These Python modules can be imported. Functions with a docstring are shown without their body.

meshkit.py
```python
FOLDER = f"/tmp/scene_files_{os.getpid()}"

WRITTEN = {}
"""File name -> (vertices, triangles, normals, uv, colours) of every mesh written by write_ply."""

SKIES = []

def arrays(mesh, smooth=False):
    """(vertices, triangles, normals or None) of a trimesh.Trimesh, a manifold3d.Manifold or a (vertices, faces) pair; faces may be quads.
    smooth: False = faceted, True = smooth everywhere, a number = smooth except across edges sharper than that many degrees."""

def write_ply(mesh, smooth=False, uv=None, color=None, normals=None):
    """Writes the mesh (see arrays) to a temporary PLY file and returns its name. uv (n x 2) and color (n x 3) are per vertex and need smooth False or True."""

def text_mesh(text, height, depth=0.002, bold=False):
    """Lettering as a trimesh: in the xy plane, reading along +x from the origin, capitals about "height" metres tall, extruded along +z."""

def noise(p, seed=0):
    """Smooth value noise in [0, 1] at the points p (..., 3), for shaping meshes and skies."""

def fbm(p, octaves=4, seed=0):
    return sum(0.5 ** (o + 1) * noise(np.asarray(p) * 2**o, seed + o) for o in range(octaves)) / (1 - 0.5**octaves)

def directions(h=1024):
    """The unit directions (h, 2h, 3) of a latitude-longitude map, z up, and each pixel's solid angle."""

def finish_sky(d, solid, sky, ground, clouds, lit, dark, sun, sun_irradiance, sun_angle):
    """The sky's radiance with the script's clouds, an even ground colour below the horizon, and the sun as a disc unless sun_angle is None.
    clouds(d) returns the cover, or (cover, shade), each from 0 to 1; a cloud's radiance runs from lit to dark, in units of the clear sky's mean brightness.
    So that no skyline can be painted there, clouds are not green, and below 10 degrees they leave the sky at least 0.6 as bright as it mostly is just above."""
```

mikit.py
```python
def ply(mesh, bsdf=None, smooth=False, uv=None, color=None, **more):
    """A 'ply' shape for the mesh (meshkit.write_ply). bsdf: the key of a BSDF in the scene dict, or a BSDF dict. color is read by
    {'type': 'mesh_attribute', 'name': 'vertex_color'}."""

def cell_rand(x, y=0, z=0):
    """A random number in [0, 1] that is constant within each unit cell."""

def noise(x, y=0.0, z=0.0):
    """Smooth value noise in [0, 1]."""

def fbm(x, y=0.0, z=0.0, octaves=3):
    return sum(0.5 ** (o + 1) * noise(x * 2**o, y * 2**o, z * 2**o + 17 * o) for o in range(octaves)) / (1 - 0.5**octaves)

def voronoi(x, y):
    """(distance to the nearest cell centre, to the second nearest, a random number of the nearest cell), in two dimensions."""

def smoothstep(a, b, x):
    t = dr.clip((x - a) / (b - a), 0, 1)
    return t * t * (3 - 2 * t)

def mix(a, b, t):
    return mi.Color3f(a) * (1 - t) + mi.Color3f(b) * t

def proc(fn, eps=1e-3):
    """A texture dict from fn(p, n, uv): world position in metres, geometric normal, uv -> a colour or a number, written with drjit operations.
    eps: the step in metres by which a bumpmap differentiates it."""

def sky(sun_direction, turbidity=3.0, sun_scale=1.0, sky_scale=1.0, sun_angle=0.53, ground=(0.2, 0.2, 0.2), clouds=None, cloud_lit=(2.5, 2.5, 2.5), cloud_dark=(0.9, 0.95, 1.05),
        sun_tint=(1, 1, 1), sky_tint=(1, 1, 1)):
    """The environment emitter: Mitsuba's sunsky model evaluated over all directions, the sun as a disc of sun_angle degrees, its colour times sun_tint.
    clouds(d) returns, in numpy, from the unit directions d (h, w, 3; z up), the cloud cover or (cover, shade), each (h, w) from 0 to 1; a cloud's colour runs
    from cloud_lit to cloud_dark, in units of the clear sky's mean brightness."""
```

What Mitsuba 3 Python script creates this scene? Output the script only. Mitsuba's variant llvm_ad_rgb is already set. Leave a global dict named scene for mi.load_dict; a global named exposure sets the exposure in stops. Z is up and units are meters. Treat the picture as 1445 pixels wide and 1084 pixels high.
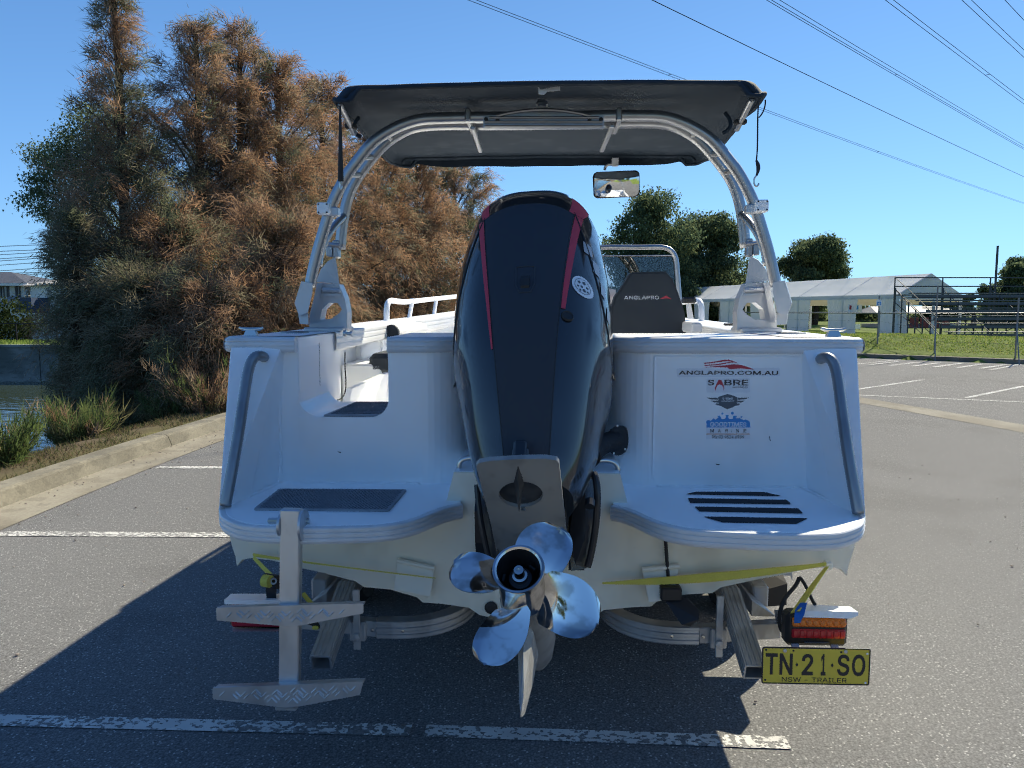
import math, random
import numpy as np, trimesh, mitsuba as mi, mikit, meshkit, drjit as dr
from shapely.geometry import Polygon, LineString, Point, box as sbox
from shapely import affinity
from mikit import noise, fbm, voronoi, smoothstep, mix, cell_rand

T = mi.ScalarTransform4f
rng = np.random.default_rng(7); random.seed(7)
scene = {'type': 'scene'}; labels = {}

# ------------------------------------------------------------------ camera, sky, exposure
F_PX, EYE, PITCH = 1085.0, 1.6, math.atan(107 / 1085)
scene['camera'] = {'type': 'perspective', 'fov': 2 * math.degrees(math.atan(722.5 / F_PX)), 'fov_axis': 'x',
                   'near_clip': 0.05, 'far_clip': 3000.0,
                   'to_world': T().look_at(origin=[0, 0, EYE], target=[0, math.cos(PITCH), EYE - math.sin(PITCH)], up=[0, 0, 1])}
SUN = (0.72, 0.97, 1.0)
scene['sky'] = mikit.sky(SUN, turbidity=1.4, sky_tint=(0.60, .81, 1.01), sun_tint=(.895, 1.0, 1.085), sun_scale=1.35)
exposure = 2.22

# ------------------------------------------------------------------ materials
def rgb(c): return {'type': 'rgb', 'value': [float(x) for x in c]}
def mat(name, color, rough=0.5, metal=0.0, spec=0.5, clear=0.0, bump=None, bscale=1.0, two=True, **k):
    d = {'type': 'principled', 'base_color': rgb(color) if isinstance(color, (tuple, list)) else color,
         'roughness': rough, 'metallic': metal, 'specular': spec, **k}
    if clear: d['clearcoat'] = clear; d['clearcoat_gloss'] = 0.95
    if bump is not None: d = {'type': 'bumpmap', 'arbitrary': bump, 'scale': bscale, 'nested': d}
    scene[name] = {'type': 'twosided', 'bsdf': d} if two else d

def grime(c, dark, k=0.5, s=6.0, amount=0.35):
    """paint with fine streaks and dirt specks"""
    def fn(p, n, uv):
        a = fbm(p.x * s, p.y * s, p.z * s * .35, 4)
        b = noise(p.x * 90, p.y * 90, p.z * 90)
        t = smoothstep(k, k + .3, a) * amount + smoothstep(.86, .96, b) * .25 * amount
        return mix(c, dark, t)
    return mikit.proc(fn)

mat('white_paint', grime((.82, .83, .84), (.58, .58, .56), .56, 5, .20), .28, clear=.5, bump=mikit.proc(lambda p, n, uv: .0016 * fbm(p.x * 4.5, p.y * 4.5, p.z * 4.5, 2) + .00006 * noise(p.x * 60, p.y * 60, p.z * 60), eps=.004))
mat('cream_paint', grime((.76, .72, .60), (.46, .42, .33), .50, 7, .40), .35)
mat('trim_white', grime((.62, .63, .64), (.40, .40, .39), .5, 9, .35), .35)
mat('anodised', grime((.42, .43, .45), (.30, .31, .33), .5, 14, .4), .34, metal=.9)
mat('bracket_cast', grime((.54, .55, .57), (.42, .42, .43), .5, 20, .4), .38, metal=.55)
mat('rail_grey', grime((.30, .31, .32), (.18, .18, .19), .5, 14, .5), .38, metal=.7)
mat('galvanised', grime((.52, .53, .54), (.30, .30, .31), .42, 26, .7), .45, metal=.7)
mat('trailer_alu', grime((.50, .52, .54), (.28, .29, .30), .45, 12, .6), .40, metal=.75)
mat('ladder_alu', grime((.60, .61, .62), (.38, .38, .38), .45, 16, .6), .38, metal=.8)
mat('steel', (.62, .61, .58), .16, metal=1.0)
def prop_col(p, n, uv):
    a = fbm(p.x * 22, p.y * 22, p.z * 22, 4)
    return mix((.66, .66, .67), (.42, .41, .40), smoothstep(.45, .7, a))
def prop_rough(p, n, uv):
    return .045 + .16 * smoothstep(.46, .74, fbm(p.x * 30, p.y * 30, p.z * 30, 4))
mat('prop_steel', mikit.proc(prop_col), mikit.proc(prop_rough), metal=1.0)
def cowl_col(p, n, uv):
    s = smoothstep(.93, .99, noise(p.x * 160, p.y * 160, p.z * 160))
    return mix((.010, .012, .015), (.10, .10, .10), s * .35)
mat('cowl_black', mikit.proc(cowl_col), .10, spec=.75, clear=1.0)
mat('cowl_matte', (.034, .040, .050), .6, spec=.25)
mat('leg_black', grime((.020, .022, .026), (.07, .07, .07), .55, 16, .5), .33)
mat('plate_grey', grime((.30, .30, .29), (.17, .17, .165), .45, 18, .55), .45, metal=.3)
mat('red_decal', (.52, .055, .085), .5, spec=.3)
mat('silver_decal', (.42, .42, .43), .4, metal=.3)
mat('rubber', (.018, .018, .019), .65)
mat('black_plastic', (.014, .014, .016), .42)
mat('canvas', grime((.020, .032, .048), (.040, .052, .070), .5, 10, .5), .85, spec=.2, sheen=.4)
mat('vinyl', (.017, .024, .033), .6)
mat('white_vinyl', (.62, .62, .62), .5)
def mat_col(p, n, uv):
    return mix((.27, .285, .305), (.20, .215, .235), smoothstep(.3, .8, fbm(p.x * 30, p.y * 30, p.z * 5, 3)))
mat('foam_mat', mikit.proc(mat_col), .8, spec=.2)
mat('grip_tape', (.03, .034, .04), .85, spec=.2)
mat('mat_groove', (.03, .036, .045), .9, spec=.1)
def strap_col(p, n, uv):
    w = noise(p.x * 400, p.y * 50, p.z * 400)
    return mix((.72, .62, .12), (.55, .47, .09), w * .6 + .5 * smoothstep(.55, .8, fbm(p.x * 9, p.y * 9, p.z * 9, 3)))
mat('yellow_strap', mikit.proc(strap_col), .7, spec=.2)
mat('blue_strap', (.02, .12, .42), .7, spec=.2)
mat('amber_lens', (.62, .16, .015), .15, clear=1.0)
mat('red_lens', (.42, .008, .018), .15, clear=1.0)
mat('plate_yellow', grime((.66, .49, .05), (.46, .35, .06), .5, 25, .35), .4)
mat('print_black', (.012, .013, .02), .4)
mat('print_red', (.45, .03, .05), .4)
mat('print_blue', (.02, .22, .55), .4)
mat('print_white', (.75, .76, .78), .45)
mat('print_orange', (.55, .22, .06), .45)
mat('print_grey', (.07, .09, .11), .45)
mat('sticker_clear', (.70, .72, .76), .2)
mat('mirror_glass', (.86, .87, .88), .02, metal=1.0)
scene['tint_glass'] = {'type': 'thindielectric', 'int_ior': 1.5, 'specular_transmittance': rgb((.50, .47, .50))}
scene['window_glass'] = {'type': 'twosided', 'bsdf': {'type': 'principled', 'base_color': rgb((.03, .04, .05)), 'roughness': .06, 'specular': .8}}

def asphalt_col(p, n, uv):
    d1, d2, r = voronoi(p.x * 105, p.y * 105)
    d3, d4, r2 = voronoi(p.x * 60 + 7, p.y * 60)
    big = fbm(p.x * .5, p.y * .5, 0., 4)
    c = mix((.128, .128, .127), (.208, .208, .205), r * r)
    c = mix(c, (.07, .07, .071), smoothstep(.32, .60, d1) * .6)
    c = mix(c, (.42, .42, .40), smoothstep(.92, .98, r) * smoothstep(.5, .2, d1))
    c = mix(c, (.05, .05, .05), smoothstep(.80, .95, r2) * smoothstep(.5, .2, d3) * .6)
    c = c * (0.90 + .24 * big)
    # tar stains and cracks that the photograph shows as darker threads
    st = smoothstep(.60, .72, fbm(p.x * 1.3 + 9, p.y * 1.3, 3., 4))
    return mix(c, c * .86, st)
def asphalt_h(p, n, uv):
    d1, d2, r = voronoi(p.x * 105, p.y * 105)
    return (1 - smoothstep(.05, .6, d1)) * (.3 + .7 * r) * .0022
mat('asphalt', mikit.proc(asphalt_col), .88, spec=.35, bump=mikit.proc(asphalt_h, eps=.0015), two=False)
def line_col(p, n, uv):
    a = fbm(p.x * 62, p.y * 80, 0., 3) + .30 * (noise(p.x * 3.1, p.y * 5.1, 5.) - .5)
    d1, d2, r = voronoi(p.x * 105, p.y * 105)
    wear = smoothstep(.50, .60, a) * .92
    c = mix((.60, .60, .57), (.46, .45, .43), noise(p.x * 12, p.y * 12))
    return mix(c, mix((.10, .10, .10), (.21, .21, .207), r * r), wear)
mat('line_paint', mikit.proc(line_col), .8, spec=.3, bump=mikit.proc(asphalt_h, eps=.0015), two=False)
def conc(c1, c2, s=3.0):
    def fn(p, n, uv):
        a = fbm(p.x * s, p.y * s, p.z * s, 5)
        sp = noise(p.x * 70, p.y * 70, p.z * 70)
        c = mix(c1, c2, smoothstep(.3, .7, a))
        blot = smoothstep(.57, .66, fbm(p.x * s * 3 + 4, p.y * s * 3, p.z * 9, 4))
        c = mix(c, tuple(x * .7 for x in c2), blot * .4)
        return c * (.85 + .3 * sp)
    return mikit.proc(fn)
mat('kerb_concrete', conc((.215, .198, .155), (.15, .138, .108)), .9, spec=.2)
mat('gutter_concrete', conc((.245, .225, .178), (.19, .17, .132), 2.0), .9, spec=.2)
mat('wall_concrete', conc((.20, .21, .20), (.10, .11, .10), 1.2), .9, spec=.2)
mat('stone', conc((.26, .22, .19), (.13, .11, .10), 4.0), .9, spec=.2)
def terrain_col(p, n, uv):
    a = fbm(p.x * .8, p.y * .8, 0., 4); b = noise(p.x * 14, p.y * 14)
    soil = mix((.12, .09, .06), (.06, .05, .035), a)
    grass = mix((.085, .13, .022), (.14, .17, .045), fbm(p.x * 1.6, p.y * 1.6, 2., 4)) * (.6 + .7 * b)
    bank = smoothstep(-5., -3., p.x) 
    far = smoothstep(32., 34., p.y)
    return mix(soil, grass, dr.maximum(bank, far))
mat('terrain_mat', mikit.proc(terrain_col), .95, spec=.1)
def water_h(p, n, uv):
    return .020 * fbm(p.x * 1.2, p.y * 3.6, 0., 3) + .004 * noise(p.x * 7, p.y * 15)
scene['water_mat'] = {'type': 'bumpmap', 'arbitrary': mikit.proc(water_h, eps=.02), 'scale': 1.0,
                      'nested': {'type': 'principled', 'base_color': rgb((.022, .030, .016)), 'roughness': .06, 'specular': .55}}
mat('bark', conc((.075, .058, .045), (.035, .028, .022), 8.0), .95, spec=.1)
def leafmat(name, tr=.35, rough=.6):
    scene[name] = {'type': 'principledthin', 'base_color': {'type': 'mesh_attribute', 'name': 'vertex_color'}, 'roughness': rough, 'diff_trans': 2 * tr, 'spec_trans': 0.0, 'eta': 1.3}
leafmat('leaf', .5)
mat('grass_blade', mikit.proc(lambda p, n, uv: mix((.075, .12, .02), (.17, .19, .05), noise(p.x * 9, p.y * 9))), .9, spec=.1)
for nm_, c_, d_ in (('tent_fabric', (.84, .84, .85), (.72, .72, .73)), ('tent_cloth', (.72, .72, .74), (.58, .58, .60))):
    scene[nm_] = {'type': 'principledthin', 'base_color': grime(c_, d_, .5, 1.4, .35), 'roughness': .7, 'diff_trans': .7, 'spec_trans': 0.0, 'eta': 1.3}
mat('tent_inner', (.72, .62, .48), .8)
mat('scaffold', (.06, .063, .068), .7)
mat('bench_alu', (.085, .09, .10), .45, metal=.4)
mat('fence_steel', (.20, .20, .20), .5, metal=.5)
mat('house_wall', grime((.66, .65, .63), (.5, .49, .46), .5, .6, .4), .8)
mat('house_grey', grime((.36, .36, .36), (.26, .26, .26), .5, .6, .4), .8)
mat('roof_dark', grime((.055, .058, .068), (.03, .03, .035), .5, 1.5, .5), .6)
mat('roof_pale', grime((.34, .33, .32), (.22, .21, .20), .5, 1.5, .6), .7)
mat('timber', grime((.26, .09, .04), (.15, .05, .025), .5, 2, .5), .6)
mat('navy', (.02, .04, .09), .6)
mat('curtain', (.45, .47, .48), .7)
mat('wire', (.03, .03, .035), 1.0, spec=0.0)
mat('roller_red', (.22, .045, .035), .7)
mat('car_white', (.74, .75, .76), .3, clear=1.)

# ------------------------------------------------------------------ helpers
def uniq(k):
    if k not in USED: USED.add(k); return k
    i = 1
    while f'{k}_{i:03d}' in USED: i += 1
    k = f'{k}_{i:03d}'; USED.add(k); return k
USED = set()
def thing(name, label, cat=None, group=None, kind=None):
    k = uniq(name); labels[k] = {'label': label}
    if cat: labels[k]['category'] = cat
    if group: labels[k]['group'] = group
    if kind: labels[k]['kind'] = kind
    return k
def put(key, m, material, frame=None, smooth=False, color=None):
    if isinstance(m, list): m = trimesh.util.concatenate(m)
    if frame is not None:
        m = trimesh.Trimesh(frame(np.array(m.vertices)), m.faces, process=False)
    scene[key] = mikit.ply(m, material, smooth, color=color)
    return key
def part(parent, name, m, material, frame=None, smooth=False, label=None, color=None, kind=None):
    k = uniq(f'{parent}__{name}')
    put(k, m, material, frame, smooth, color)
    if label: labels.setdefault(k, {})['label'] = label
    if kind: labels.setdefault(k, {})['kind'] = kind
    return k

PHI, U0 = .0467, -.039
CP, SP = math.cos(PHI), math.sin(PHI)
def boatf(v):            # boat and bay frame: u to starboard, v forward, z up
    u = v[:, 0] + U0
    return np.stack([u * CP + v[:, 1] * SP, -u * SP + v[:, 1] * CP, v[:, 2]], 1)
def boat_sight(px, py, v=None, z=None):    # surveyed sight line of the photograph -> (u, v, z) on a plane of known v or z
    a, b = (px - 722.5) / F_PX, (542 - py) / F_PX
    x, y, w = a, math.cos(PITCH) + b * math.sin(PITCH), -math.sin(PITCH) + b * math.cos(PITCH)
    u, vv = x * CP - y * SP, x * SP + y * CP
    s = v / vv if v is not None else (z - EYE) / w
    return np.array([u * s - U0, vv * s, EYE + w * s])
def sight(px, py, Y=None, z=None):
    a, b = (px - 722.5) / F_PX, (542 - py) / F_PX
    x, y, w = a, math.cos(PITCH) + b * math.sin(PITCH), -math.sin(PITCH) + b * math.cos(PITCH)
    s = Y / y if Y is not None else (z - EYE) / w
    return np.array([x * s, y * s, EYE + w * s])

def hullpts(p): return trimesh.convex.convex_hull(np.asarray(p, float))
def bbox(c, s, b=0.0, R=None):
    c, h = np.asarray(c, float), np.asarray(s, float) / 2
    if b <= 0:
        m = trimesh.creation.box(extents=2 * h)
    else:
        b = min(b, .95 * h.min()); p = []
        for sx in (-1, 1):
            for sy in (-1, 1):
                for sz in (-1, 1):
                    q = np.array([sx, sy, sz])
                    for k in range(3):
                        e = h - b; e = e.copy(); e[k] = h[k]; p.append(q * e)
        m = hullpts(p)
    if R is not None: m.apply_transform(np.vstack([np.hstack([R, [[0], [0], [0]]]), [0, 0, 0, 1]]))
    m.apply_translation(c); return m
def rot(axis, deg): return trimesh.transformations.rotation_matrix(math.radians(deg), axis)[:3, :3]
def spline(pts, n=40):
    from scipy.interpolate import CubicSpline
    pts = np.asarray(pts, float)
    if len(pts) < 3: return np.linspace(pts[0], pts[-1], n)
    t = np.r_[0, np.cumsum(np.linalg.norm(np.diff(pts, axis=0), axis=1) ** .5)]
    return CubicSpline(t, pts)(np.linspace(0, t[-1], n))
def tube(pts, r, n=12, cap=True):
    p = np.asarray(pts, float); N = len(p)
    r = np.broadcast_to(np.asarray(r, float), (N,))
    t = np.gradient(p, axis=0); t /= np.linalg.norm(t, axis=1, keepdims=True) + 1e-12
    a = np.cross(t[0], [0, 0, 1.0] if abs(t[0][2]) < .9 else [1.0, 0, 0]); a /= np.linalg.norm(a)
    ang = np.arange(n) * 2 * np.pi / n; V = []
    for i in range(N):
        a = a - t[i] * (a @ t[i]); a /= np.linalg.norm(a) + 1e-12
        b = np.cross(t[i], a)
        V.append(p[i] + r[i] * (np.cos(ang)[:, None] * a + np.sin(ang)[:, None] * b))
    V = np.vstack(V); f = []
    i, j = np.meshgrid(np.arange(N - 1), np.arange(n), indexing='ij'); i, j = i.ravel(), j.ravel()
    q = np.stack([i * n + j, i * n + (j + 1) % n, (i + 1) * n + (j + 1) % n, (i + 1) * n + j], 1)
    f = np.vstack([q[:, [0, 1, 2]], q[:, [0, 2, 3]]])
    if cap:
        V = np.vstack([V, p[0], p[-1]]); k = np.arange(n)
        f = np.vstack([f, np.stack([(k + 1) % n, k, k * 0 + N * n], 1), np.stack([(N - 1) * n + k, (N - 1) * n + (k + 1) % n, k * 0 + N * n + 1], 1)])
    return trimesh.Trimesh(V, f, process=False)
def rod(a, b, r, n=10): return tube([a, b], r, n)
def beam(a, b, w, h, up=(0, 0, 1), bev=0.0):
    """box section from a to b: w across, h along up"""
    a, b = np.asarray(a, float), np.asarray(b, float); d = b - a; L = np.linalg.norm(d); d /= L
    x = np.cross(d, up); x /= np.linalg.norm(x); y = np.cross(x, d)
    m = bbox((0, 0, 0), (w, L, h), bev)
    M = np.eye(4); M[:3, 0], M[:3, 1], M[:3, 2], M[:3, 3] = x, d, y, (a + b) / 2
    m.apply_transform(M); return m
def lathe(profile, n=40):
    """profile: (r, h) -> surface round the z axis"""
    pr = np.asarray(profile, float); ang = np.arange(n) * 2 * np.pi / n
    V = np.stack([pr[:, 0, None] * np.cos(ang), pr[:, 0, None] * np.sin(ang), np.broadcast_to(pr[:, 1, None], (len(pr), n))], -1).reshape(-1, 3)
    i, j = np.meshgrid(np.arange(len(pr) - 1), np.arange(n), indexing='ij'); i, j = i.ravel(), j.ravel()
    q = np.stack([i * n + j, i * n + (j + 1) % n, (i + 1) * n + (j + 1) % n, (i + 1) * n + j], 1)
    return trimesh.Trimesh(V, np.vstack([q[:, [0, 1, 2]], q[:, [0, 2, 3]]]), process=False)
def to_axis(m, o, z, x=None):
    z = np.asarray(z, float); z = z / np.linalg.norm(z)
    if x is None: x = np.cross([0, 0, 1.] if abs(z[2]) < .9 else [1., 0, 0], z)
    x = np.asarray(x, float); x = x - z * (x @ z); x /= np.linalg.norm(x); y = np.cross(z, x)
    M = np.eye(4); M[:3, 0], M[:3, 1], M[:3, 2], M[:3, 3] = x, y, z, o
    m = m.copy(); m.apply_transform(M); return m
def prism(poly, h, o=(0, 0, 0), x=(1, 0, 0), y=(0, 1, 0)):
    """shapely polygon (or points) in the plane (o; x, y), extruded by h along x cross y"""
    if not hasattr(poly, 'exterior'): poly = Polygon(poly) if not hasattr(poly, 'geoms') else poly
    ms = [trimesh.creation.extrude_polygon(g, abs(h), engine='earcut') for g in getattr(poly, 'geoms', [poly])]
    m = trimesh.util.concatenate(ms)
    x, y = np.asarray(x, float), np.asarray(y, float); z = np.cross(x, y)
    M = np.eye(4); M[:3, 0], M[:3, 1], M[:3, 2], M[:3, 3] = x, y, z, o
    if h < 0: M[:3, 3] += z * h
    m.apply_transform(M); return m
def rpoly(pts, r, n=6): return Polygon(pts).buffer(-r, join_style=1).buffer(r, join_style=1, quad_segs=n)
def diff(a, *b): return trimesh.boolean.difference([a, *b], engine='manifold')
def grid(P):
    """P (n, m, 3) -> open sheet"""
    n, m = P.shape[:2]; i, j = np.meshgrid(np.arange(n - 1), np.arange(m - 1), indexing='ij'); i, j = i.ravel(), j.ravel()
    q = np.stack([i * m + j, i * m + j + 1, (i + 1) * m + j + 1, (i + 1) * m + j], 1)
    return trimesh.Trimesh(P.reshape(-1, 3), np.vstack([q[:, [0, 1, 2]], q[:, [0, 2, 3]]]), process=False)
def sweep(path, prof, z0=0.0, side=1):
    """plan polyline (u, v), profile (out, z): a moulding; out is to the right of travel times side"""
    p = np.asarray(path, float); p = p[np.r_[True, np.linalg.norm(np.diff(p, axis=0), axis=1) > 1e-6]]
    d = np.diff(p, axis=0); d /= np.linalg.norm(d, axis=1, keepdims=True)
    nrm = np.stack([d[:, 1], -d[:, 0]], 1)
    nn = np.vstack([nrm[:1], nrm[:-1] + nrm[1:], nrm[-1:]]); L = (nn ** 2).sum(1, keepdims=True)
    nn[1:-1] = nn[1:-1] * 2 / L[1:-1]
    nn *= side; prof = np.asarray(prof, float)
    P = np.concatenate([p[:, None] + nn[:, None] * prof[None, :, :1], np.broadcast_to(prof[None, :, 1:] + z0, (len(p), len(prof), 1))], 2)
    m = grid(P); caps = []
    k = len(prof)
    for e, idx in ((0, 0), (1, len(p) - 1)):
        c = P[idx]; mid = c.mean(0); V = np.vstack([c, mid]); f = [[i, (i + 1) % k, k] for i in range(k)]
        caps.append(trimesh.Trimesh(V, f, process=False))
    return trimesh.util.concatenate([m, *caps])
def arc(c, r, a0, a1, n=8):
    a = np.radians(np.linspace(a0, a1, n)); return [(c[0] + r * math.cos(t), c[1] + r * math.sin(t)) for t in a]
def text(s, w, h, depth=.0008, bold=False, o=(0, 0, 0), x=(1, 0, 0), y=(0, 0, 1), centre=True):
    """lettering fitted into w x h on the plane (o; x, y)"""
    m = meshkit.text_mesh(s, .1, .01, bold); b = m.bounds; m.apply_translation([-b[0][0], -b[0][1], 0])
    e = b[1] - b[0]; m.apply_scale([w / e[0], h / e[1], depth / .01])
    if centre: m.apply_translation([-w / 2, -h / 2, 0])
    x, y = np.asarray(x, float), np.asarray(y, float); M = np.eye(4); M[:3, 0], M[:3, 1], M[:3, 2], M[:3, 3] = x, y, np.cross(x, y), o
    m.apply_transform(M); return m
def mir(p): return [(-a, *r) for a, *r in p]

# ------------------------------------------------------------------ the ground, the water, the kerbs
KERB = spline([(-4.45, -30), (-4.30, -5), (-4.16, 3.0), (-4.105, 6.04), (-4.03, 7.9), (-3.86, 10.1), (-3.6, 13.5), (-3.2, 19), (-2.6, 28), (-2.0, 36)], 160)   # road-side foot of the kerb
def kerb_x(y): return np.interp(y, KERB[:, 1], KERB[:, 0])
FAR0, FARD = np.array([11.31, 24.88]), np.array([3.39, -2.85]) / math.hypot(3.39, 2.85)
def far_dist(x, y): return (x - FAR0[0]) * (-FARD[1]) + (y - FAR0[1]) * FARD[0]
def terrain_z(x, y):
    ss = lambda a, b, t: (lambda q: q * q * (3 - 2 * q))(np.clip((t - a) / (b - a), 0, 1))
    d = far_dist(x, y)
    n = meshkit.fbm(np.stack([x * .35, y * .35, x * 0], -1), 4) - .5
    bank = .16 + .42 * ss(0.3, 3.6, d) - .62 * ss(5, 15, d) + n * .16 * ss(0, 1, d)
    z = np.where(d > 0.05, bank, -.06)
    L = kerb_x(y) - .22 - x                      # metres to the left of the kerb
    canal = np.where(y < 32.75, .10 - 1.0 * ss(.4, 3.2, L) - 1.1 * ss(3.0, 6.0, L) + n * .25 * ss(.3, 1, L), -.02 - .8 * ss(0, 26, y - 32.75))
    z = np.where((L > -.05) & (d < 30) , np.where(L > 0, canal, -.06), z)
    z = np.where((y >= 32.75) & (L > 0), -.02 - .8 * ss(0, 26, y - 32.75), z)
    return z
gx = np.unique(np.r_[np.linspace(-1500, -80, 12), np.arange(-80, -12, 3.), np.arange(-12, -2, .22), np.arange(-2, 8, 1.2), np.arange(8, 40, .5), np.arange(40, 90, 4.), np.linspace(90, 1500, 14)])
gy = np.unique(np.r_[np.linspace(-1500, -40, 10), np.arange(-40, 0, 3.), np.arange(0, 30, .3), 32.70, 32.76, np.arange(33, 60, .8), np.arange(60, 120, 6.), np.linspace(120, 1500, 14)])
XX, YY = np.meshgrid(gx, gy, indexing='ij')
labels['ground'] = {'label': 'grass and bare soil around the car park and down the bank to the water', 'kind': 'structure'}
put('ground', grid(np.stack([XX, YY, terrain_z(XX, YY)], -1)), 'terrain_mat', smooth=True)
labels['water'] = {'label': 'still canal water left of the kerb', 'kind': 'structure'}
put('water', trimesh.Trimesh([(-120, -60, -1.5), (-3, -60, -1.5), (-3, 32.72, -1.5), (-120, 32.72, -1.5)], [[0, 1, 2], [0, 2, 3]], process=False), 'water_mat')
lot = [(x, y) for x, y in KERB] + [tuple(FAR0 - FARD * 14), tuple(FAR0), (14.7, 22.03), (40, .76), (60, -30)]
labels['car_park'] = {'label': 'grey asphalt car park under the boat', 'kind': 'structure'}
put('car_park', trimesh.creation.triangulate_polygon(Polygon(lot), engine='earcut') and (lambda v, f: trimesh.Trimesh(np.c_[v, np.zeros(len(v))], f, process=False))(*trimesh.creation.triangulate_polygon(Polygon(lot), engine='earcut')), 'asphalt')

def flat(poly, z, name, label, m='line_paint'):
    k = uniq(name); labels[k] = {'label': label, 'kind': 'structure'}
    v, f = trimesh.creation.triangulate_polygon(Polygon(poly), engine='earcut')
    put(k, trimesh.Trimesh(np.c_[v, np.full(len(v), z)], f, process=False), m)
def strip(a, b, w): 
    a, b = np.array(a), np.array(b); d = (b - a) / np.linalg.norm(b - a); n = np.array([-d[1], d[0]]) * w / 2
    return [a + n, a - n, b - n, b + n]
flat(strip((-3.4, 2.915), (-.385, 2.78), .082), .004, 'parking_line', 'worn white bay line across the bottom left, behind the ladder')
flat(strip((-.33, 2.778), (1.02, 2.695), .082), .004, 'parking_line', 'worn white bay line piece under the propeller')
flat(strip((-3.66, 5.345), (-.2, 5.27), .115), .004, 'parking_line', 'white bay line running under the left side of the boat')
flat(strip((-3.57, 7.64), (-.3, 7.56), .11), .004, 'parking_line', 'white bay line near the kerb, second from the camera')
flat(strip((-3.46, 9.95), (-.3, 9.85), .11), .004, 'parking_line', 'white bay line hidden behind the boat')
for a, b, l in (((6.8, 15.1), (9.25, 17.2), 'angled white bay line right of the boat, nearer the drain'), ((8.1, 13.65), (10.6, 15.8), 'angled white bay line at the right edge of the photo'),
                ((6.3, 14.15), (9.2, 12.85), 'long white line along the foot of the angled bays'), ((9.4, 21.6), (12.1, 23.9), 'white edge line left of the hatched zone'), ((12.4, 19.9), (14.6, 22.0), 'white edge line right of the hatched zone')):
    flat(strip(a, b, .10), .004, 'parking_line', l)
for k in range(6):
    t = (k + .5) / 6
    a = np.array((9.5, 21.6)) * (1 - t) + np.array((12.3, 20.0)) * t
    flat(strip(a + (.35, .2), a + (1.9, 1.6), .14), .008, 'hatch_line', 'white hatch stripe of the no parking zone by the far kerb')
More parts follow.
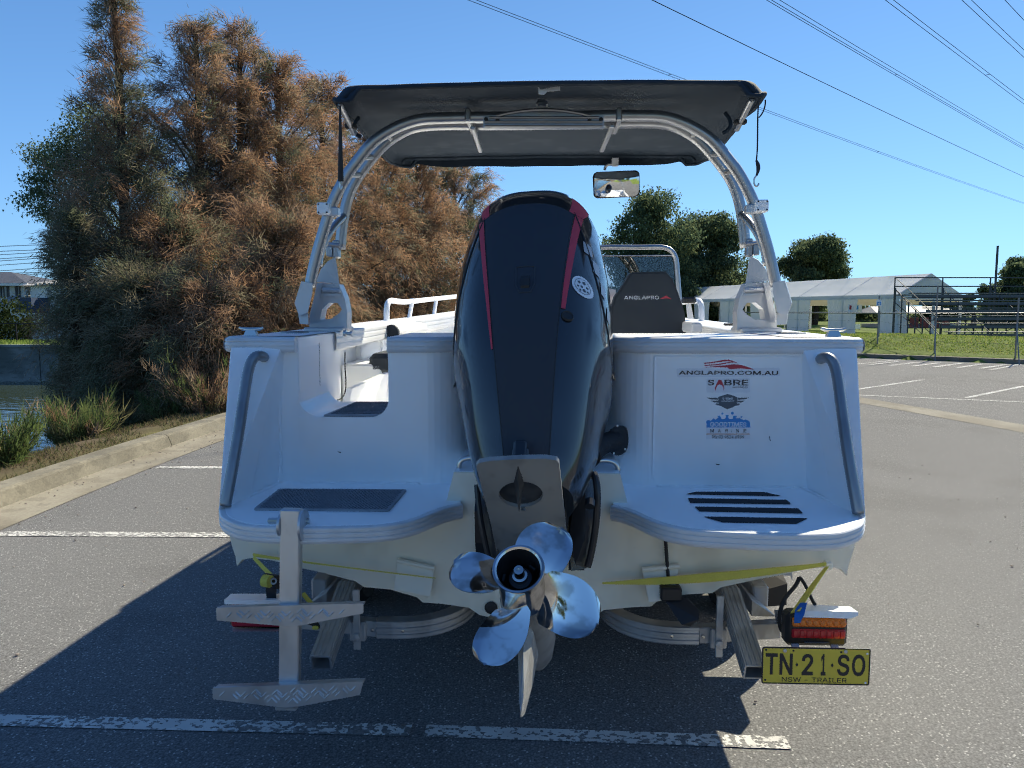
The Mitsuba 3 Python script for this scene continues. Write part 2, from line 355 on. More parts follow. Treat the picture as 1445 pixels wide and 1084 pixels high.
flat([(6.30, 13.64), (7.04, 10.47), (8.5, 4.2), (8.05, 3.9), (6.6, 9.8), (5.92, 12.83), (4.6, 19.0), (5.0, 19.2)], .004, 'drain', 'pale concrete spoon drain crossing the asphalt right of the boat', 'gutter_concrete')
# gutter and kerb along the canal, cast in lengths with open joints
g0 = [(x + .06 * 0, y) for x, y in KERB]; g1 = [(x + .42 - .005 * 0, y) for x, y in KERB]
flat(g0 + g1[::-1], .005, 'gutter', 'pale concrete gutter between kerb and asphalt', 'gutter_concrete')
labels['kerb'] = {'label': 'weathered concrete kerb along the canal bank', 'kind': 'structure'}
KPROF = [(0.0, -.05), (.0, .0), (-.045, .115), (-.075, .135), (-.25, .135), (-.27, .115), (-.27, -.05)]
cuts = [-24, -18, -12, -6, -1.5, 2.3, 5.55, 8.85, 12.1, 15.6, 19.5, 24, 29, 34]
for a, b in zip(cuts[:-1], cuts[1:]):
    ys = np.linspace(a + .006, b - .006, 14)
    part('kerb', 'segment', sweep(np.c_[kerb_x(ys), ys], KPROF), 'kerb_concrete')
labels['far_kerb'] = {'label': 'low kerb at the far side of the car park below the grass', 'kind': 'structure'}
for s in np.arange(-14, 30, 2.4):
    a, b = FAR0 + FARD * (s + .006), FAR0 + FARD * (s + 2.394)
    part('far_kerb', 'segment', sweep([a, b], [(.02, -.05), (.02, .13), (-.15, .14), (-.15, -.05)], side=1), 'kerb_concrete')
# far bank wall of the canal
w = thing('canal_wall', 'grey concrete wall of the far canal bank below the houses', 'wall')
for k, x in enumerate(np.arange(-62, -4, 3.)):
    part(w, 'panel', bbox((x + 1.49, 32.62, -1.0), (2.97, .2, 1.9), .01), 'wall_concrete')
part(w, 'capping', bbox((-33, 32.6, -.0), (58, .34, .12), .02), 'wall_concrete')

# grass of the far embankment
def blades(P, h, w, lean=.5):
    n = len(P); a = rng.uniform(0, 2 * np.pi, n); d = np.stack([np.cos(a), np.sin(a), 0 * a], 1)
    b = rng.uniform(0, 2 * np.pi, n); l = np.stack([np.cos(b), np.sin(b), 0 * b], 1) * (rng.uniform(0, lean, n) * h)[:, None]
    V = np.stack([P - d * w[:, None], P + d * w[:, None], P + l + np.stack([0 * h, 0 * h, h], 1)], 1).reshape(-1, 3)
    return trimesh.Trimesh(V, np.arange(3 * n).reshape(-1, 3), process=False)
s = rng.uniform(-12, 26, 42000); d = rng.uniform(.25, 1, 42000) ** 1.5 * 8 + .1
px, py = FAR0[0] + FARD[0] * s - FARD[1] * d, FAR0[1] + FARD[1] * s + FARD[0] * d
h = rng.uniform(.03, .085, 42000) * np.where(d < 1.0, 2.6, 1.0)
thing('grass', 'mown grass and longer tufts on the embankment behind the far kerb', 'grass', kind='stuff')
gb = blades(np.stack([px, py, terrain_z(px, py) - .01], 1), h, np.full(42000, .022))
put('grass', gb, 'leaf', color=np.repeat(np.array([(.17, .24, .05), (.22, .27, .07), (.27, .28, .09), (.12, .18, .04)])[rng.integers(0, 4, 42000)], 3, 0))
s = rng.uniform(-60, -5, 14000); d = rng.uniform(33, 58, 14000)
thing('far_grass', 'grass strip on the far canal bank before the houses', 'grass', kind='stuff')
put('far_grass', blades(np.stack([s, d, terrain_z(s, d)], 1), rng.uniform(.06, .22, 14000), np.full(14000, .04)), 'leaf', color=np.repeat(np.array([(.16, .23, .05), (.22, .27, .07)])[rng.integers(0, 2, 14000)], 3, 0))

# ------------------------------------------------------------------ trees
def ortho(d):
    a = np.cross(d, np.where(np.abs(d[:, 2:]) < .9, [[0, 0, 1.]], [[1., 0, 0]])); a /= np.linalg.norm(a, axis=1, keepdims=True) + 1e-9
    return a, np.cross(d, a)
def needles(P, D, L, w, spread, droop, K, cols, jit=.05):
    """K thin needles from every twig point P along D, spread and drooping"""
    n = len(P); P = np.repeat(P, K, 0) + rng.normal(0, jit, (n * K, 3)); D = np.repeat(D, K, 0) + rng.normal(0, spread, (n * K, 3)); D[:, 2] -= droop
    D /= np.linalg.norm(D, axis=1, keepdims=True) + 1e-9
    a, b = ortho(D); t = rng.uniform(0, np.pi, n * K)[:, None]; s = a * np.cos(t) + b * np.sin(t)
    l = (np.repeat(L, K) * rng.uniform(.55, 1.15, n * K))[:, None]
    V = np.stack([P - s * w, P + s * w, P + D * l], 1).reshape(-1, 3)
    c = np.repeat(np.repeat(cols, K, 0) * rng.uniform(.7, 1.3, (n * K, 1)), 3, 0)
    return trimesh.Trimesh(V, np.arange(len(V)).reshape(-1, 3), process=False), c
BROWN = np.array([(.37, .225, .135), (.33, .215, .14), (.285, .215, .15), (.23, .205, .14), (.15, .165, .10)])
def casuarina(label, base, H, R, brown=.75, nb=90, K=13, lean=(0, 0), low=.06, seed=1, prof=None, width=.0075, group='brown feathery trees along the canal bank'):
    global rng
    keep, rng = rng, np.random.default_rng(seed)
    k = thing('casuarina_tree', label, 'tree', group)
    base = np.asarray(base, float); z = np.linspace(0, 1, 12)
    wob = np.cumsum(rng.normal(0, .012 * H / 7, (12, 2)), 0)
    tr = base + np.c_[wob[:, 0] + lean[0] * z * H, wob[:, 1] + lean[1] * z * H, z * H]
    part(k, 'trunk', tube(tr, .045 + .10 * (1 - z) ** 1.1 * H / 7, 7), 'bark', smooth=True)
    prof = prof or (lambda t: (1 - t) ** .62 * (.55 + .45 * min(1, t / .2)))
    Bs, P, D, C, L = [], [], [], [], []
    for i in range(nb):
        t = low + (1 - low) * ((i + rng.uniform(0, 1)) / nb) ** 1.08
        o = np.array([np.interp(t, z, tr[:, c]) for c in range(3)])
        az = i * 2.4 + rng.uniform(-.5, .5); l = R * prof(t) * rng.uniform(.55, 1.2) + .08
        up = 1.0 + .95 * t + rng.uniform(-.25, .35)
        q = np.linspace(0, 1, 7)[:, None]; dirh = np.array([math.cos(az), math.sin(az), 0])
        br = o + dirh * l * q + np.array([0, 0, 1]) * l * (up * q - (.42 + .45 * (1 - t)) * q ** 2) + rng.normal(0, .03, (7, 3)) * q
        Bs.append(tube(br, np.linspace(.026, .006, 7) * (.4 + l / 2.2), 4, False))
        ns = max(4, int(l * 12))
        green = rng.uniform(0, 1) > brown
        for j in range(ns):
            s = rng.uniform(.22, 1.0); c = np.array([np.interp(s, q[:, 0], br[:, k2]) for k2 in range(3)])
            td = dirh * .8 + rng.normal(0, .55, 3) + np.array([0, 0, .35]); td /= np.linalg.norm(td); tl = l * .34 * rng.uniform(.5, 1.2) * (1.25 - .5 * s) + .10
            m = 4
            tw = c + td * np.linspace(.15, 1, m)[:, None] * tl; tw[:, 2] -= np.linspace(0, 1, m) ** 2 * tl * (.95 - .75 * t)
            P.append(tw); D.append(td[None] * .7 + np.array([0, 0, -1.]) * (np.linspace(.0, .75, m) * (1.05 - .75 * t) - .25 * t)[:, None]); L.append(np.full(m, rng.uniform(.12, .24)))
            kk = rng.integers(3, 5) if green else rng.choice(5, p=[.34, .28, .22, .11, .05])
            C.append(np.repeat(BROWN[kk][None], m, 0))
    part(k, 'branches', trimesh.util.concatenate(Bs), 'bark')
    m, c = needles(np.vstack(P), np.vstack(D), np.concatenate(L), width, .34, .12, K, np.vstack(C), .075)
    part(k, 'crown', m, 'leaf', color=c)
    rng = keep
    return len(m.faces)
def leafy(name, label, lobes, n, size, cols, trunk=None, group=None, seed=1, clump=.22, cat='tree', shell=.55, parent=None):
    """crown of leaf-sized faces gathered in clumps on ragged lobes; lobes: (centre, radii)"""
    global rng
    keep, rng = rng, np.random.default_rng(seed)
    k = thing(name, label, cat, group)
    w = np.array([r[0] * r[1] + r[2] * r[0] for _, r in lobes]); w = w / w.sum()
    V, C = [], []
    for (c, r), f in zip(lobes, w):
        nc = max(6, int(n * f / 26)); c, r = np.array(c, float), np.array(r, float)
        d = rng.normal(0, 1, (nc, 3)); d /= np.linalg.norm(d, axis=1, keepdims=True)
        rad = rng.uniform(shell, 1, nc)[:, None] ** .6 * (.78 + .5 * meshkit.fbm(d * 2.1 + c * .37, 3)[:, None])
        cc = c + d * r * rad; m = 26
        q = np.repeat(cc, m, 0) + rng.normal(0, 1, (nc * m, 3)) * clump * r.mean() * np.array([1, 1, .7])
        col = np.repeat(np.array(cols)[rng.integers(0, len(cols), nc)], m, 0) * rng.uniform(.7, 1.35, (nc * m, 1))
        dd = rng.normal(0, 1, (nc * m, 3)); dd /= np.linalg.norm(dd, axis=1, keepdims=True); a, b = ortho(dd)
        s = size * rng.uniform(.6, 1.3, (nc * m, 1))
        V.append(np.stack([q - a * s * .45, q + a * s * .45, q + b * s * 1.1], 1).reshape(-1, 3)); C.append(np.repeat(col, 3, 0))
    if trunk is not None:
        for i, (p, r0, r1) in enumerate(trunk): part(k, 'trunk' if i == 0 else 'limb', tube(spline(p, 10), np.linspace(r0, r1, 10), 7), 'bark', smooth=True)
    V = np.vstack(V)
    part(k, 'crown', trimesh.Trimesh(V, np.arange(len(V)).reshape(-1, 3), process=False), 'leaf', color=np.vstack(C))
    rng = keep
    return k

def gz(x, y): return float(terrain_z(np.array([x]), np.array([y]))[0])
def root(px, Y): x = sight(px, 500, Y=Y)[0]; return (x, Y, gz(x, Y) - .1)
def top(py, Y): return sight(700, py, Y=Y)[2]
def cas(label, px, Y, py, R, **k):
    b = root(px, Y); casuarina(label, b, top(py, Y) - b[2], R, **k)
tall = lambda t: (1 - t) ** .8 * (.45 + .55 * min(1, t / .25))
cas('tallest brown feathery tree at the left, its thin top reaching the picture edge', 182, 15, -14, 1.6, nb=120, seed=11, prof=lambda t: (1 - t) ** 1.05 * 1.1 + .015, brown=.72)
cas('brown feathery tree with twin tops right of the tallest one', 292, 16.5, 42, 1.7, nb=120, seed=12, brown=.85)
cas('brown feathery tree with a narrow top just left of the roof arch', 345, 18, 50, 1.9, nb=110, seed=13, brown=.85)
cas('rusty brown feathery tree behind the left leg of the arch', 402, 18.5, 96, 2.0, nb=110, seed=14, brown=.9)
cas('brown feathery tree whose top shows left of the canopy corner', 462, 22, 122, 2.3, nb=110, seed=15, brown=.85, K=11, width=.010)
cas('rusty brown feathery tree under the canopy, left of the black cowl', 535, 25, 188, 2.5, nb=100, seed=16, brown=.9, K=10, width=.012)
cas('brown feathery tree seen between arch and cowl', 592, 27, 226, 2.3, nb=90, seed=17, brown=.9, K=10, width=.012)
cas('farthest brown feathery tree of the row, beside the top of the cowl', 640, 31, 232, 2.6, nb=90, seed=18, brown=.8, K=10, width=.013)
cas('short rusty feathery tree between the tall ones and the boat', 395, 14.0, 330, 1.5, nb=90, seed=19, brown=.95, low=.02)
cas('low rusty feathery tree close to the left side of the boat', 300, 12.5, 425, 1.15, nb=70, seed=20, brown=.8, low=.02)
cas('dark green feathery tree at the far left over the water', 112, 13.5, 312, .42, nb=80, seed=21, brown=.05, low=.05, prof=lambda t: (1 - t) ** .5 * .9, group=None)
cas('dark low feathery tree spreading its boughs over the water', 214, 13.0, 415, 1.05, nb=110, seed=22, brown=.12, low=.0, prof=lambda t: (1 - t) ** .4, group=None)
cas('dark feathery tree filling the gap behind the low rusty one', 245, 14.5, 330, 1.7, nb=110, seed=23, brown=.5, low=.0, prof=lambda t: (1 - t) ** .5, group=None)
# eucalypt behind them
GUM = [(.16, .20, .10), (.20, .24, .12), (.13, .16, .085)]
def gum_lobe(px, py, Y, r): c = sight(px, py, Y=Y); return (c, (r, r, r * .62))
b = root(190, 20); gum_t = sight(150, 200, Y=20)
leafy('gum_tree', 'grey green gum tree with rounded leaf clumps left of the tallest brown tree',
      [gum_lobe(138, 168, 20, .62), gum_lobe(108, 202, 20, .55), gum_lobe(72, 222, 20, .55), gum_lobe(52, 258, 19.5, .35), gum_lobe(62, 286, 19.5, .5), gum_lobe(100, 240, 20, .7), gum_lobe(118, 275, 20, .75), gum_lobe(150, 230, 20.5, .9), gum_lobe(90, 305, 20, .5), gum_lobe(140, 318, 20.3, .8), gum_lobe(176, 190, 20.5, .7)],
      32000, .052, GUM, [([b, (b[0] + .2, b[1], 1.5), gum_t], .16, .05), ([(b[0] + .1, 20, 2.0), sight(95, 290, Y=20), sight(62, 230, Y=20)], .06, .015), ([(b[0] + .2, 20, 1.6), sight(110, 330, Y=20), sight(70, 300, Y=20)], .05, .012)], seed=31, clump=.3)
# low grass and needle litter on the bank behind the kerb
nB = 34000; yy = rng.uniform(3, 20, nB); LL = rng.uniform(.27, 2.2, nB) ** 1.0
xx = kerb_x(yy) - LL; keepm = meshkit.noise(np.stack([xx * 2.2, yy * 2.2, xx * 0], -1), 5) > .30; xx, yy = xx[keepm], yy[keepm]; nB = len(xx)
thing('bank_grass', 'thin dry grass and litter on the bank behind the near kerb', 'grass', kind='stuff')
put('bank_grass', blades(np.stack([xx, yy, terrain_z(xx, yy) - .01], 1), rng.uniform(.02, .085, nB), np.full(nB, .006), 1.6), 'leaf', color=np.repeat(np.array([(.15, .115, .07), (.11, .12, .055), (.20, .155, .10), (.09, .105, .045)])[rng.integers(0, 4, nB)], 3, 0))
# shrubs and rocks on the near bank
def shrub(label, px, Y, py_top, R, brown=.1, nb=60, seed=1, pale=1.0):
    global rng
    keep, rng = rng, np.random.default_rng(seed)
    b = np.array(root(px, Y)); H = top(py_top, Y) - b[2]; k = thing('feathery_shrub', label, 'shrub')
    P, D, C, L, S = [], [], [], [], []
    for i in range(nb):
        az = rng.uniform(0, 6.28); o = b + np.array([math.cos(az), math.sin(az), 0]) * R * .6 * rng.uniform(0, 1)
        l = H * rng.uniform(.45, 1.02); q = np.linspace(0, 1, 6)[:, None]
        d = np.array([math.cos(az) * .35, math.sin(az) * .35, 1.]) + rng.normal(0, .14, 3)
        st = o + d * q * l + np.array([math.cos(az), math.sin(az), -.2]) * q ** 2 * R * .25
        S.append(tube(st, np.linspace(.008, .003, 6), 3, False))
        P.append(st[1:]); D.append(np.repeat(d[None] * .7, 5, 0)); L.append(np.full(5, rng.uniform(.12, .24)))
        c = np.array([(.13, .18, .06), (.17, .21, .08), (.10, .14, .055), (.19, .18, .09)])[rng.integers(0, 4)] * pale if rng.uniform() > brown else BROWN[rng.integers(0, 3)]
        C.append(np.repeat(c[None], 5, 0))
    part(k, 'stems', S, 'bark')
    m, c = needles(np.vstack(P), np.vstack(D), np.concatenate(L), .0055, .33, -.12, 13, np.vstack(C), .03)
    part(k, 'foliage', m, 'leaf', color=c); rng = keep
shrub('green feathery shrub at the left picture edge behind the kerb', -8, 7.4, 588, .24, nb=60, seed=41)
shrub('bright green feathery shrub behind the kerb between water and trees', 106, 9.4, 578, .30, nb=90, seed=42)
shrub('second green shrub right of the bright one, close to the kerb', 250, 11.6, 556, .5, nb=90, seed=43, pale=.9)
shrub('small brownish shrub beside the boat above the kerb', 292, 11.2, 520, .45, brown=.7, nb=60, seed=44)
shrub('low olive shrub in front of the dark trees', 205, 12.4, 590, .4, brown=.3, nb=60, seed=45, pale=.7)
def rock(label, c, s, seed):
    m = trimesh.creation.icosphere(3); v = m.vertices; v = v * (.75 + .5 * meshkit.fbm(v * 1.6 + seed, 4)[:, None]) * s + c
    k = thing('rock', label, 'rock'); put(k, trimesh.Trimesh(v, m.faces, process=False), 'stone', smooth=40)
rock('brown rock at the water edge beside the bright shrub', sight(50, 652, Y=10.4), (.26, .2, .16), 3)
rock('small pale rock at the water edge left of the brown one', sight(30, 662, Y=10.2), (.16, .14, .09), 8)
rock('flat dark rock below the dark trees', sight(180, 625, Y=11.0), (.35, .2, .08), 5)
rock('flat rock on the bank right of the bright shrub', sight(152, 640, Y=10.2), (.2, .14, .06), 12)
for i, (a, b2, l) in enumerate((((165, 618), (206, 628), 'grey driftwood branch lying on the bank under the dark trees'), ((158, 632), (200, 622), 'second driftwood branch crossing the first'))):
    k = thing('driftwood', l, 'branch'); put(k, tube(spline([sight(*a, Y=10.9), (sight(*a, Y=10.9) + sight(*b2, Y=11.2)) / 2 + (0, 0, .03), sight(*b2, Y=11.2)], 8), np.linspace(.035, .012, 8), 6), 'bark')
# far dark trees on the right
ORD = ('first', 'second', 'third', 'fourth', 'fifth', 'sixth', 'seventh', 'eighth', 'lowest')
GREEN = [(.09, .13, .075), (.12, .16, .085), (.07, .105, .065), (.15, .18, .09)]
def ftree(label, px0, px1, py0, py1, Y, nl, n, seed, cols=GREEN, size=.23, group='dark green trees beyond the car park'):
    r = np.random.default_rng(seed); L = []
    x0, x1 = sight(px0, 430, Y=Y)[0], sight(px1, 430, Y=Y)[0]; z0, z1 = top(py1, Y), top(py0, Y); cx, w, hh = (x0 + x1) / 2, (x1 - x0) / 2, (z1 - z0)
    for i in range(nl):
        a = -1 + 2 * ((i * 7 % nl) + r.uniform(0, 1)) / nl; t = r.uniform(.0, 1) ; e = math.sqrt(max(0, 1 - (max(t - .45, 0) / .6) ** 2))
        rr = w * r.uniform(.24, .40); L.append(((cx + a * max(w * e - rr * .8, 0), Y + r.uniform(-.6, .6) * w, z0 + t * hh - rr * .6), (rr, rr, rr * .75)))
    b0 = gz(cx, Y)
    leafy('broadleaf_tree', label, L, n, size, cols, [([(cx, Y, b0 - .2), (cx + .2, Y, (b0 + z0) / 2), (cx, Y, z0 + hh * .5)], .35, .1)], group, seed, clump=.26)
ftree('dark green tree right of the cowl above the seat', 840, 985, 280, 462, 75, 34, 52000, 51)
ftree('dark green tree between the seat and the right leg of the arch', 905, 1062, 306, 465, 82, 44, 52000, 59)
ftree('dark green tree behind the right leg of the arch', 950, 1068, 303, 462, 80, 30, 40000, 52)
ftree('dark round tree right of the arch above the tent roof', 1096, 1202, 338, 430, 75, 22, 34000, 53)
ftree('dark tree at the right edge behind the grandstand', 1386, 1475, 360, 450, 70, 16, 24000, 54)
ftree('small bush seen through the grandstand rails', 1352, 1392, 410, 455, 66, 7, 5000, 55)
for i, (a, b2, c, Y) in enumerate(((1015, 1110, 425, 95), (1085, 1200, 428, 98), (1180, 1290, 426, 96), (1275, 1390, 424, 94), (1370, 1500, 420, 92))):
    ftree(f'{ORD[i]} low dark tree from the left behind the marquee', a, b2, c, 480, Y, 14, 6000, 60 + i, [(.05, .07, .035), (.07, .09, .04)], .5, 'low dark trees behind the tent')
ftree('small tree with yellowish leaves seen through the tent opening', 1124, 1142, 443, 468, 62, 6, 1600, 70, [(.20, .17, .03), (.14, .15, .04)], .22, None)
# trees behind the photographer, mirrored in the cowl and the propeller
for i, (x, y, h) in enumerate(((-14, -26, 8.5), (-9, -29, 7), (9, -28, 7.5), (15, -25, 9.5))):
    r = np.random.default_rng(80 + i)
    leafy('broadleaf_tree', f'{ORD[i]} dark tree from the left behind the photographer, seen only mirrored', [((x + r.uniform(-1.6, 1.6), y + r.uniform(-1.5, 1.5), h * t), (1.7, 1.7, 1.4)) for t in np.linspace(.3, .88, 8)], 4500, .28, GREEN,
          [([(x, y, -.2), (x, y, h * .3), (x + .2, y, h * .7)], .25, .08)], 'trees behind the photographer', 90 + i)

# ------------------------------------------------------------------ houses across the canal
def xz(px, py, Y): q = sight(px, py, Y=Y); return q[0], q[2]
def roof_ribs(parent, x0, x1, y0, y1, z0, z1, m, pitch=.30):
    """hip-less tiled slope from eave (y0, z0) up to ridge (y1, z1): raised tile courses running up the slope"""
    ms = []; n = int((x1 - x0) / pitch); d = np.array([0, y1 - y0, z1 - z0]); 
    for i in range(n):
        x = x0 + (i + .5) * pitch; ms.append(beam((x, y0, z0), (x, y1, z1), pitch * .62, .12, up=np.cross([1, 0, 0], d)))
    part(parent, 'tile_row', ms, m, kind='stuff')
HY = 60
h1 = thing('house', 'white two storey house with a dark tiled roof at the far left across the canal', 'house')
x1, ze = xz(34, 402, HY); g = -.9
part(h1, 'wall', bbox((x1 - 9, HY + 4.5, (g + ze) / 2), (18, 9, ze - g)), 'house_wall')
zr = top(384, HY + 4.5)
rx = sight(16, 385, Y=HY + 4.5)[0]
part(h1, 'roof', hullpts([(x1 - 18.6, HY - .6, ze), (x1 + .6, HY - .6, ze), (x1 + .6, HY + 9.6, ze), (x1 - 18.6, HY + 9.6, ze), (x1 - 14, HY + 4.5, zr), (rx, HY + 4.5, zr), (x1 - 18.6, HY - .6, ze + .12), (x1 + .6, HY - .6, ze + .12)]), 'roof_dark')
part(h1, 'gutter', bbox((x1 - 9, HY - .66, ze), (19.4, .14, .18)), 'house_wall')
for a, b2 in ((-18, 3), (6, 12), (13, 24), (25, 29)):
    xa, za = xz(a, 404, HY); xb, zb = xz(b2, 420, HY); w = part(h1, 'window', bbox(((xa + xb) / 2, HY - .02, (za + zb) / 2), (xb - xa, .10, za - zb)), 'curtain' if a in (13,) else 'house_grey')
    part(w, 'pane', bbox(((xa + xb) / 2, HY - .08, (za + zb) / 2), (xb - xa - .12, .03, za - zb - .12)), 'window_glass' if a != 13 else 'curtain')
    part(w, 'frame', [bbox((x, HY - .09, (za + zb) / 2), (.08, .08, za - zb)) for x in (xa, xb)], 'roof_dark')
xp0, zp0 = xz(-20, 436, HY - 3); xp1, zp1 = xz(30, 419, HY)
pr = part(h1, 'porch_roof', grid(np.array([[(xp0, HY - 3.2, zp0 - .1), (xp1, HY - .02, zp1)], [(xp1 + .2, HY - 3.2, zp0 - .1), (xp1 + .2, HY - .02, zp1)]])), 'roof_pale')
roof_ribs(pr, xp0, xp1, HY - 3.2, HY - .02, zp0 - .05, zp1 + .05, 'roof_pale', .34)
aw0, awz = xz(16, 420, HY - 3.3); aw1, awb = xz(45, 442, HY - 3.3)
part(h1, 'side_awning', hullpts([(aw0, HY - 3.3, awb), (aw1, HY - 3.3, awb), (aw1, HY - 3.3, awz), (aw1 - .8, HY - 3.3, awz), (aw0, HY - 3.1, awb), (aw1, HY - 1., awb), (aw1, HY - 1., awz)]), 'navy')
xb0, zb0 = xz(14, 441, HY - 3.3); xb1, zb1 = xz(42, 446, HY - 3.3)
part(h1, 'beam', bbox(((xb0 + xb1) / 2, HY - 3.25, (zb0 + zb1) / 2), (xb1 - xb0, .2, zb0 - zb1)), 'house_wall')
xd0, zd0 = xz(32, 448, HY - .1); xd1, _ = xz(42, 448, HY - .1)
part(h1, 'timber_door', bbox(((xd0 + xd1) / 2, HY - .1, (g + zd0) / 2), (xd1 - xd0, .12, zd0 - g)), 'timber')
for px in (34, 36.5, 39): part(f'{h1}__timber_door', 'board', bbox((sight(px, 460, Y=HY - .17)[0], HY - .17, (g + zd0) / 2), (.10, .03, zd0 - g - .1)), 'timber')
h2 = thing('house', 'white house block with a pale tiled roof right of the dark roofed house', 'house')
xa, ze2 = xz(42, 403, HY - 1); xb = sight(138, 403, Y=HY - 1)[0]
part(h2, 'wall', bbox(((xa + xb) / 2, HY + 3, (g + ze2) / 2), (xb - xa, 8, ze2 - g)), 'house_wall')
zr2 = top(392, HY + 3)
rf = part(h2, 'roof', hullpts([(xa - .5, HY - 1.5, ze2), (xb + .5, HY - 1.5, ze2), (xa - .5, HY + 7.5, ze2), (xb + .5, HY + 7.5, ze2), (xa + 2.2, HY + 3, zr2), (xb - 2.2, HY + 3, zr2)]), 'roof_pale')
roof_ribs(rf, xa + .6, xb - .6, HY - 1.5, HY + 1.4, ze2 + .1, ze2 + (zr2 - ze2) * .66, 'roof_pale', .34)
for a, b2, t, u in ((66, 74, 406, 426), (36, 40, 409, 418), (98, 108, 406, 424), (58, 66, 448, 460), (100, 112, 446, 466)):
    x0, z0 = xz(a, t, HY - 1); x2, z2 = xz(b2, u, HY - 1); w = part(h2, 'window', bbox(((x0 + x2) / 2, HY - 1.02, (z0 + z2) / 2), (x2 - x0, .10, z0 - z2)), 'house_grey')
    part(w, 'pane', bbox(((x0 + x2) / 2, HY - 1.08, (z0 + z2) / 2), (x2 - x0 - .14, .03, z0 - z2 - .14)), 'window_glass')
h3 = thing('house', 'white house half hidden behind the dark trees near the middle of the left bank', 'house')
part(h3, 'wall', bbox((-24, HY + 4, 1.2), (14, 8, 4.4)), 'house_wall')
part(h3, 'roof', hullpts([(-31.5, HY - .6, 3.4), (-16.5, HY - .6, 3.4), (-31.5, HY + 8.6, 3.4), (-16.5, HY + 8.6, 3.4), (-28, HY + 4, 4.8), (-20, HY + 4, 4.8)]), 'roof_dark')
for x in (-29, -26, -22, -19): 
    w = part(h3, 'window', bbox((x, HY - .02, 2.3), (1.4, .1, 1.3)), 'house_grey'); part(w, 'pane', bbox((x, HY - .08, 2.3), (1.25, .03, 1.15)), 'window_glass')
f1 = thing('pool_fence', 'thin dark railing on the far bank in front of the houses', 'fence')
for x in np.arange(-56, -14, 2.4): part(f1, 'post', bbox((x, 46, gz(x, 46) + .55), (.06, .06, 1.2)), 'wire')
part(f1, 'rail', bbox((-35, 46, gz(-30, 46) + 1.12), (42, .05, .06)), 'wire')
leafy('dark_shrub', 'dark rounded shrub in front of the white house at the far left', [(sight(12, 455, Y=54), (2.4, 1.2, 1.5)), (sight(0, 448, Y=54), (1.2, 1., 1.2)), (sight(24, 460, Y=54), (1.2, 1., 1.0))], 3500, .16, [(.03, .045, .018), (.045, .06, .02)], None, None, 75, cat='shrub')

# ------------------------------------------------------------------ marquee
TO = np.array([22.44, 45.0, 0.]); TD = np.array([-.214, .977, 0]); TW = np.array([.977, .214, 0]); TWID, TE, TR = 4.3, 2.40, 3.62
def tp(l, w, z): return TO + TD * l + TW * w + np.array([0, 0, z])
tent = thing('marquee', 'long white marquee with a gable end and drawn back side curtains beyond the grass', 'marquee')
NB, BL = 9, 5.0
for b in range(NB):
    for side in (0, 1):
        w0, w1 = (0, TWID / 2) if side == 0 else (TWID, TWID / 2)
        P = np.zeros((9, 9, 3))
        for i, s in enumerate(np.linspace(0, 1, 9)):
            for j, t in enumerate(np.linspace(0, 1, 9)):
                sag = .07 * math.sin(math.pi * s) * math.sin(math.pi * min(1, t * 1.0)) + .05 * math.exp(-((t - .45) / .06) ** 2) * -1 * (0)
                P[i, j] = tp(b * BL + .02 + s * (BL - .04), w0 + (w1 - w0) * t, TE + (TR - TE) * t - sag + .035 * math.exp(-((t - .47) / .05) ** 2))
        part(tent, 'roof_panel', grid(P), 'tent_fabric', smooth=True)
    for side in (0,):
        part(tent, 'valance', beam(tp(b * BL + .02, -.03, TE - .12), tp(b * BL + BL - .02, -.03, TE - .12), .04, .26), 'tent_cloth')
for b in range(NB + 1):
    for w in (0, TWID): part(tent, 'leg', beam(tp(b * BL, w, -.3), tp(b * BL, w, TE), .12, .12, up=TD), 'tent_cloth')
    part(tent, 'rafter', [beam(tp(b * BL, 0, TE - .03), tp(b * BL, TWID / 2, TR - .03), .07, .09), beam(tp(b * BL, TWID, TE - .03), tp(b * BL, TWID / 2, TR - .03), .07, .09)], 'tent_cloth')
part(tent, 'gable', prism([(0, 0), (TWID, 0), (TWID / 2, TR - TE)], .05, tp(-.03, 0, TE), TW, (0, 0, 1)), 'tent_cloth')
part(tent, 'gable_valance', beam(tp(-.02, 0, TE - .15), tp(-.02, TWID, TE - .15), .05, .3), 'tent_cloth')
def curtain(l0, l1, tie, w=-.04):
    """drawn-back side curtain between two leg positions, gathered towards l0, its free edge slanting"""
    P = np.zeros((40, 8, 3))
    for j, zf in enumerate(np.linspace(0, 1, 8)):
        e = l0 + (l1 - l0) * (1 - tie * math.sin(math.pi * min(1, (1 - zf) * .6 + .12)))
        for i, s in enumerate(np.linspace(0, 1, 40)):
            P[i, j] = tp(l0 + (e - l0) * s, w + .055 * math.sin(s * 34) * (.4 + .6 * (1 - zf)), -.25 + (TE - .1) * zf + .2 * zf)
    return grid(P)
for b in range(NB):
    part(tent, 'curtain', curtain(b * BL + .05, b * BL + 1.8, .18), 'tent_cloth', smooth=True)
    part(tent, 'curtain', curtain((b + 1) * BL - .05, (b + 1) * BL - 1.6, .18), 'tent_cloth', smooth=True)
def gcurtain(w0, w1, tie):
    P = np.zeros((30, 8, 3))
    for j, zf in enumerate(np.linspace(0, 1, 8)):
        e = w0 + (w1 - w0) * (1.25 - .45 * zf)
        for i, s in enumerate(np.linspace(0, 1, 30)): P[i, j] = tp(-.05 + .05 * math.sin(s * 26), w0 + (e - w0) * s, -.25 + (TE - .3) * zf + .2 * zf)
    return grid(P)
part(tent, 'gable_curtain', gcurtain(.02, .62, .2), 'tent_cloth', smooth=True)
part(tent, 'gable_post', beam(tp(0, 2.45, -.3), tp(0, 2.45, TE), .12, .12, up=TD), 'tent_cloth')
